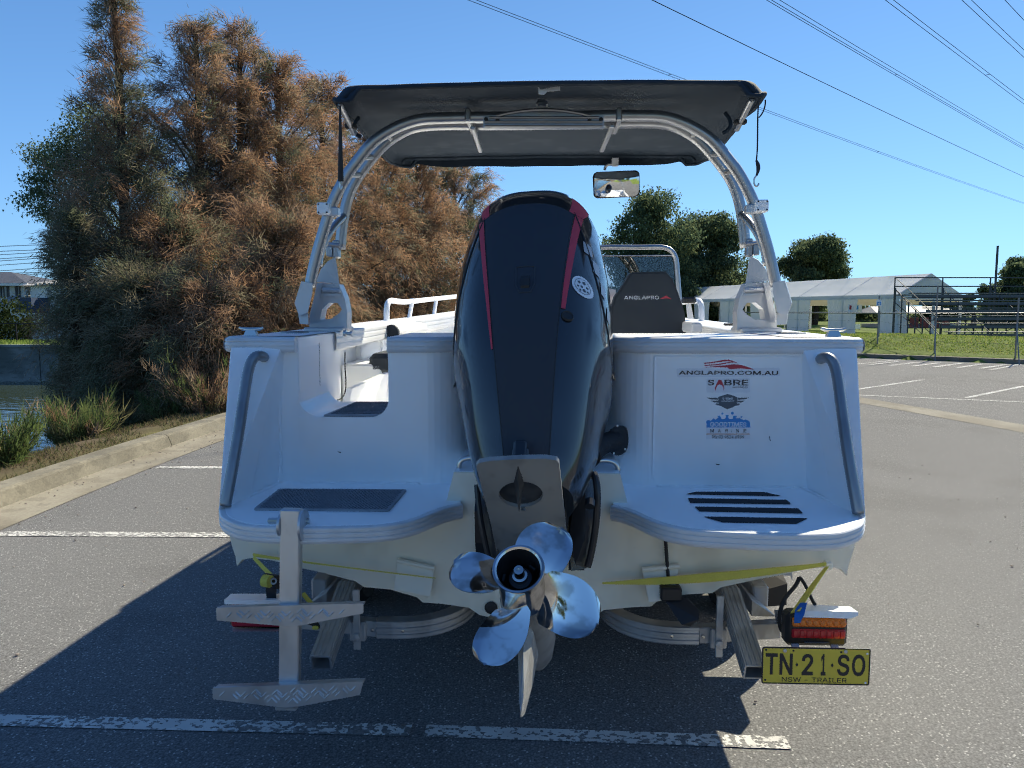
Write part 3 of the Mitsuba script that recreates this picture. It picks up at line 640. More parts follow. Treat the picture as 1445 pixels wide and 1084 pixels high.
for b in range(NB):
    part(tent, 'inner_lining', beam(tp(b * BL + .1, TWID - .1, TE - .40), tp((b + 1) * BL - .1, TWID - .1, TE - .40), .05, .45), 'tent_inner')
sg = thing('banner', 'pale poster with red figures hanging in the marquee opening', 'poster')
q0, q1 = sight(1197, 430, Y=49.0), sight(1216, 443, Y=49.0)
part(sg, 'sheet', bbox((q0 + q1) / 2, (q1[0] - q0[0], .03, q0[2] - q1[2])), 'print_white')
for px, c in ((1200, 'print_red'), (1205, 'print_red'), (1210, 'print_blue')): part(sg, 'print', bbox(sight(px, 434, Y=48.97), (.12, .01, .25)), c)
# low club house and vehicles behind the tent
ch = thing('club_house', 'low building with a pale metal roof and red shutters behind the marquee gable', 'building')
cy = 64
cx0, cz1 = xz(1272, 449, cy); cx1, cz0 = xz(1322, 475, cy)
part(ch, 'wall', bbox(((cx0 + cx1) / 2, cy + 2, cz0 / 2 - .1), (cx1 - cx0 + 3, 4, 2.2 + cz0)), 'house_grey')
part(ch, 'roof', hullpts([(cx0 - 2.2, cy - .4, 1.15), (cx1 + 2.2, cy - .4, 1.15), (cx0 - 1.5, cy + 2.4, 1.75), (cx1 + 1.5, cy + 2.4, 1.75), (cx0 - 2.2, cy + 4.4, 1.2), (cx1 + 2.2, cy + 4.4, 1.2)]), 'roof_pale')
for k in range(5): part(ch, 'shutter', bbox((cx0 + .2 + k * .85, cy - .04, .2), (.72, .06, 1.3)), 'roller_red')
def board(label, px, py, Y):
    k = thing('barrier_board', label, 'board'); c = sight(px, py, Y=Y)
    part(k, 'panel', bbox(c, (.62, .05, .34), .01), 'car_white')
    for s in (-.24, .24): part(k, 'leg', rod((c[0] + s, Y, gz(c[0], Y) - .05), (c[0] + s, Y, c[2]), .025, 6), 'fence_steel')
board('small white board on legs seen through the marquee, left one of two', 1133, 462, 57)
board('small white board on legs seen through the marquee, right one of two', 1208, 461, 57)

# ------------------------------------------------------------------ fence, sign and grandstand
def gpt(px, py, Y): return sight(px, py, Y=Y)
fe = thing('wire_fence', 'steel fence of thin posts and one top rail along the far kerb', 'fence')
fp = [(1048, 33), (1110, 31.0), (1241, 27.6), (1321, 24.2), (1436, 22.5)]
rail = []
for px, Y in fp:
    x = sight(px, 450, Y=Y)[0]; z0 = gz(x, Y); rail.append((x, Y, 1.42 if px < 1300 else 1.46))
    part(fe, 'post', rod((x, Y, z0 - .1), (x, Y, {1321: 2.3}.get(px, 1.9 if px > 1400 else 1.5)), .024, 8), 'fence_steel')
    part(fe, 'stay', rod((x - .02, Y, 1.15), (x - .45, Y - .9, gz(x - .45, Y - .9) + .0), .016, 6), 'fence_steel')
for a, b in zip(rail[:-1], rail[1:]): part(fe, 'top_rail', rod(a, b, .02, 8), 'fence_steel')
a, b = np.array(rail[-1]), np.array(rail[-1]) + (5.5, -3.2, .05); part(fe, 'top_rail', rod(a, b, .02, 8), 'fence_steel')
for zz in (.45, .78, 1.1):
    part(fe, 'wire', [tube([np.array(p) * (1, 1, 0) + (0, 0, zz + gz(p[0], p[1]) * .6), np.array(q) * (1, 1, 0) + (0, 0, zz + gz(q[0], q[1]) * .6)], .003, 4) for p, q in zip(rail[:-1], rail[1:])], 'fence_steel')
ps = thing('parking_sign', 'small blue and white disabled parking sign on a grey post by the fence', 'sign')
sx = gpt(1241, 420, 26.4); part(ps, 'post', rod((sx[0], 26.4, gz(sx[0], 26.4) - .1), (sx[0], 26.4, 2.02), .025, 8), 'fence_steel')
s1, s2 = gpt(1237, 423, 26.35), gpt(1243.5, 432, 26.35)
part(ps, 'panel', bbox((s1 + s2) / 2, (s2[0] - s1[0], .01, s1[2] - s2[2])), 'print_white')
part(ps, 'symbol', bbox((s1 + s2) / 2 + (0, -.008, -.02), ((s2[0] - s1[0]) * .72, .006, (s1[2] - s2[2]) * .5)), 'print_blue')
part(ps, 'symbol', [to_axis(lathe([(.022, 0), (.035, 0), (.035, .004), (.022, .004)], 16), (s1 + s2) / 2 + (0, -.012, -.035), (0, -1, 0)), bbox((s1 + s2) / 2 + (.0, -.013, .01), (.018, .004, .08))], 'print_white')
gs = thing('grandstand', 'grey metal grandstand of bench rows on scaffold frames at the right edge', 'grandstand')
GY = 32.0; gx0 = sight(1324, 430, Y=GY)[0]; gx1 = gx0 + 9
NR = 6
for k in range(NR):
    zz = .62 + .33 * k; yy = GY + .62 * k
    for dy in (0, .16): part(gs, 'bench_plank', bbox(((gx0 + gx1) / 2 + .3, yy + dy, zz), (gx1 - gx0 - .3, .145, .05)), 'bench_alu')
    part(gs, 'foot_plank', bbox(((gx0 + gx1) / 2 + .3, yy + .38, zz - .2), (gx1 - gx0 - .3, .24, .04)), 'bench_alu')
    part(gs, 'foot_plank', bbox(((gx0 + gx1) / 2 + .3, yy - .1, zz - .13), (gx1 - gx0 - .3, .03, .12)), 'bench_alu')
YB = GY + .62 * NR
for x in np.arange(gx0, gx1 + .1, 2.2):
    for k in range(0, NR + 1, 1): part(gs, 'upright', rod((x, GY + .62 * k - .1, -.5), (x, GY + .62 * k - .1, .55 + .33 * k), .028, 6), 'scaffold')
    part(gs, 'upright', rod((x, YB, -.5), (x, YB, 3.02), .03, 6), 'scaffold')
    part(gs, 'stringer', rod((x, GY - .2, .5), (x, YB, .5 + .33 * NR), .018, 6), 'scaffold')
    part(gs, 'brace', rod((x, GY, .0), (x, YB, 1.6), .014, 6), 'scaffold')
for z in (3.0, 2.6, 2.2): part(gs, 'guard_rail', rod((gx0, YB, z), (gx1, YB, z), .028, 6), 'scaffold')
for z in (2.7, 2.2): part(gs, 'side_rail', tube([(gx0, YB, z + .3), (gx0, YB - 1.2, z - .25), (gx0, GY, z - 1.5)], .016, 6), 'scaffold')
for x in np.arange(gx0, gx1 - 1, 2.2): part(gs, 'cross_brace', [rod((x, GY + 1.4, -.1), (x + 2.2, GY + 1.4, .9), .018, 5), rod((x + 2.2, YB, .1), (x, YB, 1.9), .018, 5)], 'scaffold')
mp = thing('mast_pole', 'thin dark pole rising behind the grandstand', 'pole'); q = gpt(1408, 347, 36); part(mp, 'shaft', rod((q[0], 36, -.4), q, .05, 8), 'scaffold')

# ------------------------------------------------------------------ power lines
LD = np.array([.7155, .6986, 0])
def line(px, H, label, sep, tilt, n=2):
    """a conductor bundle of the 45 degree span passing over the photographed point (px, 0)"""
    p = sight(px, 0, z=EYE + H); t = np.linspace(-60, 190, 40)
    k = thing('power_line', label, 'power line', 'power lines crossing the sky at the right')
    s = (t - 45) / 120; sagz = 1.1 * s ** 2 - 1.1 * (.375) ** 2
    for i in range(n):
        o = (i - (n - 1) / 2) * sep; off = np.array([-LD[1], LD[0], 0]) * o * math.cos(tilt) + np.array([0, 0, o * math.sin(tilt)])
        pts = p + LD * t[:, None] + off; pts[:, 2] += sagz
        part(k, 'conductor', tube(pts, .016, 5), 'wire')
    for tt in ((18, 55) if n > 1 else ()):
        c = p + LD * tt; c[2] += 1.1 * ((tt - 45) / 120) ** 2 - 1.1 * .375 ** 2
        part(k, 'spacer', beam(c - np.array([-LD[1], LD[0], 0]) * sep * .5 * math.cos(tilt) - (0, 0, sep * .5 * math.sin(tilt)), c + np.array([-LD[1], LD[0], 0]) * sep * .5 * math.cos(tilt) + (0, 0, sep * .5 * math.sin(tilt)), .03, .03, up=LD), 'wire')
line(666, 16, 'twin power line farthest left, passing behind the canopy', .30, 0)
line(920, 15.6, 'twin power line second from the left', .16, .5)
line(1085, 16, 'twin power line third from the left', .18, 0)
line(1100, 16.6, 'power line close beside the third one', .2, 0, 1)
line(1255, 16, 'twin power line second from the right', .30, 0)
line(1364, 16, 'twin power line nearest the top right corner', .35, .0)
line(1418, 15.4, 'single thin wire in the top right corner', .3, 0, 1)
for i, (pa, pb) in enumerate(((347, 343), (354, 350), (358.5, 352.5), (364, 357), (367, 360), (373, 366), (381, 374), (385.5, 383), (387.5, 385.5))):
    k = thing('distant_wire', f'{ORD[i]} from the top of the thin distant wires above the far left roofs' if i < 8 else 'lowest of the thin distant wires above the far left roofs', 'wire', 'thin distant wires above the roofs at the far left')
    a, b = sight(-200, pa + (pa - pb) * 2.2, Y=95), sight(420, pb - (pa - pb) * 3, Y=130)
    put(k, tube([a, b], .04, 4), 'wire')

# ------------------------------------------------------------------ the boat (built in the boat frame: u starboard, v forward, z up)
B = thing('boat', 'white aluminium trailer boat seen from the stern with swim platforms, arch and black canopy', 'boat')
BS = boat_sight
ZP, ZT, ZD, VT, VB = .90, 1.432, 1.487, 2.74, 3.0
def bp(name, m, material, smooth=False, label=None, parent=None, **k): return part(parent or B, name, m, material, boatf, smooth, label, **k)
# hull bottom and transom face
HB = [(0, 880), (40, 876), (70, 871), (85, 861), (125, 857), (152, 856), (160, 849), (200, 839), (238, 837), (250, 829), (300, 818), (333, 812), (372, 803), (405, 800), (420, 803), (428, 813), (430, 800), (436, 782), (442, 760)]
hb = np.array([[BS(767 + dx, y, v=VT)[0], BS(767 + dx, y, v=VT)[2]] for dx, y in HB]); hb[0, 0] = 0
podu, podz = (BS(879, 669, v=VT)[0] - BS(644, 669, v=VT)[0]) / 2, BS(879, 669, v=VT)[2]
tr = [tuple(p) for p in hb] + [(hb[-1, 0], .86), (podu + .035, .87), (podu, podz)]
tr = tr + [(-a, b) for a, b in tr[::-1] if a != 0]
bp('transom', prism(Polygon(tr).buffer(0), .03, (0, VT + .03, 0), (1, 0, 0), (0, 0, 1)), 'cream_paint')
st_v = [VT + .01, 3.6, 5.2, 6.6, 7.8, 8.6, 9.1]; st_s = [1, 1, .99, .90, .66, .34, .03]; st_z = [0, .0, .0, .03, .16, .36, .60]
sec = np.vstack([hb * [-1, 1], hb[::-1]]) if False else np.vstack([(hb * [-1, 1])[::-1], hb[1:]])
bp('hull_bottom', grid(np.array([[(u * s, v, z + dz * (1 - .5 * min(1, abs(u)))) for u, z in sec] for v, s, dz in zip(st_v, st_s, st_z)])), 'cream_paint', smooth=35)
US, UG = 1.06, 1.215           # half beam at platform and gunwale
for sd, nm in ((-1, 'port'), (1, 'starboard')):
    P = []
    for v, s, dz in zip([3.04, 3.6, 5.2, 6.6, 7.8, 8.6, 9.1], st_s, [0, 0, .015, .05, .13, .21, .27]):
        P.append([(sd * u * s, v, z + dz) for u, z in ((hb[-1, 0] - .01, .74), (hb[-1, 0] + .015, .82), (1.09, .95), (1.16, 1.25), (UG, ZT + .02))])
    bp('topside', grid(np.array(P)), 'white_paint', smooth=40)
    # raised quarter: slanted rear face from gunwale down to the platform
    A, C0 = np.array(BS(325, 498, v=2.955)), np.array(BS(395, 498, v=2.975)); D, E = np.array(BS(309, 719, z=ZP)), np.array(BS(353, 702, z=ZP))
    q = [A, C0, D, E, (A[0] - .004, 3.2, A[2]), (C0[0], 3.2, C0[2]), (D[0] - .02, 3.2, ZP), (E[0] + .02, 3.2, ZP), A + (.0, .012, .02), C0 + (0, .01, .02)]
    q = np.array([(-sd * p[0], p[1], p[2]) for p in q])
    bp('quarter', hullpts(q), 'white_paint')
    lo = [np.array((-sd * p[0], p[1], p[2])) for p in (D + (0, .03, -.002), E + (-.0, .03, -.002))]
    rp = [BS(373, 506, v=2.965), BS(367, 502, v=2.905), BS(359, 504.5, v=2.875), BS(352.6, 516, v=2.855), BS(346, 550, v=2.80), BS(338.5, 600, v=2.725), BS(331, 645, v=2.665), BS(322, 693, v=2.615), BS(318, 714, v=2.60)]
    bp('grab_rail', tube(spline([(-sd * p[0], p[1], p[2]) for p in rp], 40), .0195, 16), 'rail_grey', smooth=True)
# swim platform and its moulding
le = [(306.5, 716), (307.5, 724), (310, 729), (316, 733), (328, 738), (346, 741.5), (399, 744), (440, 744), (490, 743), (529, 741), (562, 735.5), (590, 726), (612, 717.5), (640, 711)]
le = [BS(x, y, z=ZP)[:2] + (.021, .016) for x, y in le]
edge = spline(le, 50)
plan = [(-US - .005, 3.1)] + [tuple(p) for p in edge] + [(edge[-1][0] + .005, 3.1)]
TRP = [(.0, -.001), (.017, -.0015), (.021, -.005), (.0215, -.013), (.0170, -.0155), (.0170, -.0175), (.0215, -.020), (.0215, -.030), (.0170, -.0325), (.0170, -.0345), (.0215, -.037), (.021, -.047), (.015, -.056), (.0, -.056)]
for sd in (-1, 1):
    f = lambda pts: [(-sd * a, b) for a, b in pts]
    pf = bp('swim_platform', prism(Polygon(f(plan)), -.05, (0, 0, ZP)), 'white_paint', label='port swim platform with grey mat' if sd < 0 else 'starboard swim platform with four black grip strips')
    bp('edge_moulding', sweep(f([(edge[0][0] - .0, 3.05)] + [tuple(p) for p in edge]), TRP, ZP, side=1 if sd < 0 else -1), 'trim_white', smooth=28, parent=pf)
PLAT_P, PLAT_S = f'{B}__swim_platform', f'{B}__swim_platform_001'
# port mat with fine grooves, starboard grip strips
mt = [BS(x, y, z=ZP + .004)[:2] for x, y in ((358, 719), (394, 690.5), (574, 691.5), (549, 721))]
bp('deck_mat', prism(rpoly(mt, .008), .006, (0, 0, ZP + .001)), 'foam_mat', parent=PLAT_P)
gs_ = []
va, vb = min(p[1] for p in mt), max(p[1] for p in mt); poly = Polygon(mt).buffer(-.012)
for u in np.arange(-1.1, -.3, .0125):
    c = LineString([(u - .12, va - .1), (u + .03, vb + .1)]).intersection(poly)
    if c.length > .02: (x0, y0), (x1, y1) = c.coords[0], c.coords[-1]; gs_.append(beam((x0, y0, ZP + .0072), (x1, y1, ZP + .0072), .0035, .0012))
bp('mat_groove', gs_, 'mat_groove', parent=PLAT_P, kind='stuff')
for pts in (((969, 697), (982, 694), (1078, 694.5), (1101, 699.5)), ((971, 703), (974, 709), (1116, 711), (1110, 705.5)), ((981, 715), (987, 721), (1133, 724), (1126, 717.5)), ((994, 729), (1020, 736.5), (1124, 738.5), (1139, 731.5))):
    bp('grip_strip', prism(Polygon([BS(x, y, z=ZP + .003)[:2] for x, y in pts]).buffer(0), .002, (0, 0, ZP + .0015)), 'grip_tape', parent=PLAT_S)
# transom box with the motor well and the port walk-through
plan = [(-.957, VB), (-.46, VB)] + arc((-.46, VB + .16), .16, 270, 350, 10) + [(-.27, 3.36), (.27, 3.36)] + arc((.46, VB + .16), .16, 190, 270, 10) + [(1.185, VB), (1.185, 3.52), (-.957, 3.52)]
boxm = prism(plan, ZT - ZP + .004, (0, 0, ZP - .002))
dl, dr_, dz = -.957, BS(548, 540, v=VB)[0], BS(500, 589, v=VB)[2]
door = Polygon([(dl - .3, dz), (dr_, dz), (dr_, 2), (dl - .3, 2)]); rr = .075
door = Polygon(arc((dr_ - rr, dz + rr), rr, 270, 360, 8) + [(dr_, 2), (dl - .02, 2), (dl - .02, dz)] )
cut = prism(door, 1.2, (0, 3.9, 0), (1, 0, 0), (0, 0, 1))
boxm = diff(boxm, cut)
bk = bp('transom_bulkhead', boxm, 'white_paint')
# rolled sill corner on the port side of the door
cx_, cz_ = dl + .115, dz + .085
ar = [(dl + .004, BS(415, 555, v=VB)[2])] + [(dl + .10 - .10 * math.cos(t), dz + .085 - .085 * math.sin(t)) for t in np.linspace(.35, 1.5, 8)] + [(dl + .12, dz)]
bp('sill_corner', prism(Polygon(ar + [(dl + .0, dz - .02)]).buffer(0), .42, (0, VB + .424, 0), (1, 0, 0), (0, 0, 1)), 'white_paint', parent=bk)
sm = bp('sill_mat', prism(rpoly([(dl + .10, VB + .006), (dr_ - .055, VB + .006), (dr_ - .005, VB + .10), (dr_ - .005, 3.46), (dl + .12, 3.46)], .01), .006, (0, 0, dz + .001)), 'foam_mat', parent=bk)
bp('sill_groove', [beam((dl + .12, v, dz + .0072), (dr_ - .02, v, dz + .0072), .0045, .0014) for v in np.arange(VB + .05, 3.45, .018)], 'mat_groove', parent=bk, kind='stuff')
# embossed panel lines of the bulkhead
x0, x1 = BS(922, 600, v=VB)[0], BS(1141, 600, v=VB)[0]
for a, b in (((x0, .93), (x0, 1.415)), ((x1, .93), (x1, 1.415)), ((x0, 1.415), (x1, 1.415))):
    bp('panel_bead', beam((a[0], VB - .0005, a[1]), (b[0], VB - .0005, b[1]), .007, .007, up=(0, 1, 0), bev=.0025), 'white_paint', parent=bk)
ux = BS(395, 600, v=VB)[0]
bp('panel_bead', beam((ux + .0, VB - .0005, .93), (ux + .0, VB - .0005, 1.42), .007, .007, up=(0, 1, 0), bev=.0025), 'white_paint', parent=bk)
# capping deck and its ribbed moulding
top_ = Polygon(plan); notch = sbox(dl - .02, 2.8, dr_, 3.9)
deckp = top_.difference(notch)
for g in getattr(deckp, 'geoms', [deckp]):
    if g.area > .003: bp('aft_deck', prism(g, ZD - ZT, (0, 0, ZT)), 'white_paint')
TRG = [(-.02, ZD), (.006, ZD + .001), (.018, ZD - .006), (.022, ZD - .016), (.0185, ZD - .020), (.0225, ZD - .024), (.0225, ZD - .034), (.0185, ZD - .037), (.0215, ZD - .041), (.019, ZD - .054), (.008, ZD - .061), (-.02, ZD - .061)]
pm = [(dr_, 3.3), (dr_, VB), (-.46, VB)] + arc((-.46, VB + .16), .16, 270, 350, 10) + [(-.275, 3.3)]
bp('cap_moulding', sweep(pm[1:], TRG, 0, side=1), 'trim_white', smooth=50)
ps_ = [(.275, 3.3)] + arc((.46, VB + .16), .16, 190, 270, 10) + [(1.0, VB), (1.16, VB), (1.20, VB - .004), (1.225, VB + .012), (1.236, VB + .04), (1.238, 3.3)]
bp('cap_moulding', sweep(ps_, TRG, 0, side=1), 'trim_white', smooth=50)
bp('cap_moulding', sweep([(-1.238, 3.3), (-1.236, VB + .04), (-1.225, VB + .012), (-1.20, VB - .004), (-1.16, VB), (-.957, VB)], TRG, 0, side=1), 'trim_white', smooth=50)
# gunwales: deck strip, ribbed inner lip, outer moulding, lining
gv = [3.02, 3.53, 4.4, 5.2, 6.0, 6.8, 7.6, 8.3, 8.9]
go = [1.238, 1.238, 1.232, 1.205, 1.13, 1.0, .78, .47, .06]; gzz = [ZD, ZD, ZD + .008, ZD + .02, ZD + .035, ZD + .06, ZD + .10, ZD + .15, ZD + .19]
for sd in (-1, 1):
    P = [[(sd * (o + .0), v, z), (sd * max(o - .285, .01), v, z + .003)] for v, o, z in zip(gv, go, gzz)]
    bp('gunwale_deck', [grid(np.array(P)), grid(np.array([[(p[0][0], p[0][1], p[0][2] - .05), (p[1][0], p[1][1], p[1][2] - .05)] for p in P]))], 'white_paint')
    lip = [[(sd * max(o - .285, .01), v, z + .003) for _ in (0,)][0] for v, o, z in zip(gv, go, gzz)]
    prof = [(0, 0), (.010, -.004), (.012, -.020), (.008, -.024), (.012, -.028), (.012, -.05), (.008, -.054), (.012, -.058), (.010, -.082), (0, -.088)]
    bp('inner_lip', grid(np.array([[(x - sd * d, v, z + h) for d, h in prof] for x, v, z in lip[1:]])), 'trim_white', smooth=50)
    bp('outer_moulding', grid(np.array([[(sd * (o + d), v, z + h) for d, h in ((0, 0), (.012, -.004), (.02, -.02), (.02, -.045), (.008, -.06), (-.02, -.062))] for v, o, z in zip(gv, go, gzz)])), 'trim_white', smooth=50)
    bp('side_lining', grid(np.array([[(sd * max(o - .13, .01), v, z + h) for h in (-.05, -.8)] for v, o, z in zip(gv[1:], go[1:], gzz[1:])])), 'white_paint')
    for v in (4.0, 4.5, 5.1): bp('lining_rib', bbox((sd * 1.075, v, 1.1), (.03, .05, .68), .008), 'white_paint')
bp('cockpit_floor', grid(np.array([[(-1.0, 3.45, .72), (1.0, 3.45, .72)], [(-1.0, 6, .72), (1.0, 6, .72)], [(-.2, 8.5, .74), (.2, 8.5, .74)]])), 'white_paint')
# port door jamb box, hinge, latch, hinged door leaf, cushion
jb = bp('door_jamb', bbox((-1.075, 3.32, 1.157), (.240, .6, .655), .004), 'white_paint')
bp('jamb_seam', bbox((-.9555, 3.30, 1.25), (.003, .003, .40)), 'mat_groove', parent=jb)
bp('latch', [to_axis(lathe([(0, 0), (.016, 0), (.016, .012), (.008, .014), (.008, .03), (.014, .032), (.014, .04), (0, .041)], 16), BS(484, 471, v=3.49) + (.004, 0, 0), (1, 0, 0))], 'steel', parent=jb, smooth=40)
bp('rubber_seal', tube(spline([BS(487, 497, v=3.52), BS(488, 535, v=3.52), BS(486, 556, v=3.52), BS(476, 565, v=3.52)], 16), .003, 6), 'rubber', parent=jb)
d4 = [BS(488, 549, v=3.62), BS(543, 525, v=4.15), BS(534, 572, v=4.15), BS(484, 572, v=3.62)]
bp('door_leaf', hullpts(np.vstack([d4, np.array(d4) + (.028, .01, 0)])), 'white_paint')
bp('side_cushion', bbox(BS(541, 510, v=4.35) + (.06, .1, 0), (.20, .6, .11), .025), 'vinyl', smooth=30)
bp('side_locker', bbox((-.98, 4.9, 1.02), (.22, 1.5, .55), .01), 'white_paint')
bs = bp('side_bolster', tube([(-.905, v, 1.455 + .004 * (v - 4.6)) for v in np.linspace(4.62, 7.2, 12)], .046, 18), 'white_vinyl', smooth=40)
bp('end_cap', to_axis(lathe([(0, -.012), (.046, -.012), (.047, .02), (.0, .02)], 18), (-.905, 4.61, 1.455), (0, 1, 0)), 'vinyl', parent=bs)
for sd in (-1,):
    pr = [(-1.11, 5.45, 1.50), (-1.11, 5.46, 1.60), (-1.108, 5.52, 1.645), (-1.09, 5.8, 1.65), (-1.02, 6.6, 1.67), (-.85, 7.4, 1.71), (-.5, 8.2, 1.76)]
    br = bp('bow_rail', tube(spline(pr, 40), .021, 12), 'white_paint', smooth=True)
    for p in ((-1.06, 6.15), (-.97, 6.85), (-.80, 7.5)): bp('stanchion', rod((p[0], p[1] - .1, 1.5), (p[0] + .005, p[1] + .05, 1.67), .017), 'white_paint', parent=br)
    pr = [(-a, b, c) for a, b, c in pr]
    br = bp('bow_rail', tube(spline(pr, 40), .021, 12), 'white_paint', smooth=True)
# deck fittings
def cleat(u, v, z):
    base = hullpts([(u + a, v + b, z + .002 + c) for a, b, c in ((-.035, -.018, 0), (.035, -.018, 0), (-.035, .018, 0), (.035, .018, 0), (-.022, -.01, .03), (.022, -.01, .03), (-.022, .01, .03), (.022, .01, .03))])
    return [base, tube(spline([(u - .062, v, z + .042), (u - .03, v, z + .034), (u + .03, v, z + .034), (u + .062, v, z + .042)], 12), [.006, .007, .009, .010, .011, .011, .011, .011, .010, .009, .007, .006], 10)]
for u in (-1.175, 1.165):
    cm = trimesh.util.concatenate(cleat(0, 0, 0)); cm.apply_scale(.80); cm.apply_translation((u, 3.10, ZD)); bp('cleat', cm, 'steel', smooth=40)
for u, v in ((-1.10, 3.42), (1.10, 3.42)):
    rh = bp('rod_holder', to_axis(lathe([(.030, .006), (.058, .006), (.062, .002), (.062, -.002)], 24), (u, v, ZD + .003), (0, 0, 1)), 'rail_grey')
    bp('bore', to_axis(lathe([(0, .005), (.036, .0055)], 24), (u, v, ZD + .003), (0, 0, 1)), 'rubber', parent=rh)
for u in (-.415, .42):
    vv, zz = 2.86, .985
    pts = [(u - .055 * np.sign(u) * -1, vv, zz - .03), (u - .055 * np.sign(u) * -1, vv, zz + .03), (u + .0, vv + .0, zz + .042)]
    s = 1 if u > 0 else -1
    bp('tow_eye', [tube(spline([BS(*p, v=2.80) for p in (((648, 664), (649.5, 652), (656, 647.5), (675, 646.5)) if s < 0 else ((872, 667), (870, 656), (861, 650.5), (834, 652)))], 16), .0095, 10)], 'steel', smooth=40)
pod = bp('motor_pod', hullpts([(s * a, v, z) for s in (-1, 1) for a, v, z in ((podu, VT + .012, podz + .002), (podu + .036, VT + .012, .86), (podu, 3.38, podz + .02), (podu + .036, 3.38, .86))]), 'white_paint')
# trim tabs and the transducer cable
for pts, s in ((((561, 790), (613, 801), (607, 842), (556, 832)), 'port'), (((906, 803), (958, 798), (950, 846), (916, 850)), 'starboard')):
    q = [BS(*p, v=VT - (.014 if i < 2 else .055)) for i, p in enumerate(pts)]
    tb = bp('trim_tab', hullpts(np.vstack([q, np.array(q) + (0, .012, 0)])), 'cream_paint')
    e = np.array(q[0]), np.array(q[1]); bp('hinge', rod(e[0] + (0, -.008, 0), e[1] + (0, -.008, 0), .009), 'cream_paint', parent=tb)
q = [BS(939, 757, v=2.72), BS(941, 790, v=2.715), BS(943, 815, v=2.715), BS(945, 842, v=2.71)]
bp('sensor_cable', tube(spline(q, 14), .0065, 8), 'rubber')
tdm = bp('sounder_bracket', [bbox(BS(946, 836, v=2.69), (.075, .05, .05), .006)], 'black_plastic')
bp('sounder', hullpts([BS(938, 847, v=2.68), BS(968, 843, v=2.68), BS(987, 862, v=2.64), BS(986, 874, v=2.62), BS(975, 884, v=2.62), BS(962, 882, v=2.62)] + [BS(945, 847, v=2.8), BS(975, 848, v=2.8), BS(975, 862, v=2.8)]), 'black_plastic', parent=tdm)
bp('drain_flange', [to_axis(lathe([(0, 0), (.022, 0), (.024, .006), (.012, .010), (0, .01)], 18), BS(693, 857, v=VT - .001), (0, -1, 0))], 'rubber')
# stickers on the starboard bulkhead (flat print)
def sticker_text(parent, name, s, px0, px1, py0, py1, m, bold=False):
    a, b = BS(px0, py1, v=VB), BS(px1, py0, v=VB); c = (a + b) / 2
    return bp(name, text(s, abs(b[0] - a[0]), abs(b[2] - a[2]), .0008, bold, (c[0], VB - .0012, c[2])), m, parent=parent)
def decal(parent, name, pts, m, d=.0009, th=.0006):
    q = [BS(x, y, v=VB) for x, y in pts]; return bp(name, prism(Polygon([(p[0], p[2]) for p in q]).buffer(0), th, (0, VB - d + th - .0003, 0), (1, 0, 0), (0, 0, 1)), m, parent=parent)
K = lambda pts: [(940 + x / 6.778, 480 + y / 6.775) for x, y in pts]
k1 = bp('boat_builder_sticker', prism(rpoly([(BS(x, y, v=VB)[0], BS(x, y, v=VB)[2]) for x, y in ((954.5, 520), (1100.5, 519), (1100.5, 531), (955.5, 532.5))], .006), .0006, (0, VB - .0002, 0), (1, 0, 0), (0, 0, 1)), 'sticker_clear', label='clear sticker reading ANGLAPRO.COM.AU under a red boat swoosh')
sticker_text(k1, 'lettering', 'ANGLAPRO.COM.AU', 958, 1098, 523.6, 528.8, 'print_black', True)
for pts in (((355, 218), (470, 205), (540, 190), (600, 188), (640, 200), (690, 222), (640, 213), (590, 199), (500, 212), (370, 228)), ((365, 240), (500, 227), (600, 210), (650, 214), (600, 220), (520, 236), (370, 248)),
            ((340, 264), (480, 248), (600, 238), (650, 230), (720, 238), (790, 260), (845, 284), (770, 276), (690, 272), (605, 279), (585, 262), (480, 258))):
    decal(k1, 'swoosh', K(pts), 'print_red')
k2 = bp('model_sticker', prism(rpoly([(BS(x, y, v=VB)[0], BS(x, y, v=VB)[2]) for x, y in ((997, 534), (1058.5, 534), (1058.5, 554), (997, 554))], .004), .0006, (0, VB - .0002, 0), (1, 0, 0), (0, 0, 1)), 'sticker_clear', label='sticker reading SABRE with a red letter A')
sticker_text(k2, 'lettering', 'S', 998.5, 1008, 536, 543.8, 'print_black', True)
sticker_text(k2, 'lettering', 'BRE', 1022, 1056, 536, 543.8, 'print_black', True)
decal(k2, 'red_letter', K(((468, 486), (466, 455), (490, 400), (500, 380), (525, 380), (538, 402), (556, 455), (552, 486), (545, 452), (530, 430), (512, 424), (494, 430), (480, 452), (474, 480))), 'print_red')
sticker_text(k2, 'small_print', 'HULL TECHNOLOGY', 1034, 1056, 545.5, 547.6, 'print_black')
k3 = decal(B, 'shield_sticker', K(((588, 516), (640, 530), (680, 545), (675, 620), (640, 640), (588, 662), (540, 640), (505, 620), (497, 545), (540, 530))), 'print_grey')
labels[k3] = {'label': 'dark grey shield sticker with wings and small white print'}
for pts in (((385, 550), (490, 552), (497, 572), (420, 566)), ((430, 580), (498, 580), (502, 598), (452, 594)), ((468, 608), (506, 606), (515, 628), (480, 620)), ((795, 550), (688, 552), (680, 572), (755, 566)), ((752, 580), (682, 580), (680, 598), (728, 594)), ((712, 608), (676, 606), (668, 628), (700, 620))):
    decal(k3, 'wing_bar', K(pts), 'print_grey')
sticker_text(k3, 'lettering', '5 YEAR', 1019.5, 1034, 561, 564.2, 'print_white', True); sticker_text(k3, 'lettering', 'WARRANTY', 1018, 1036, 565.2, 567.2, 'print_white')
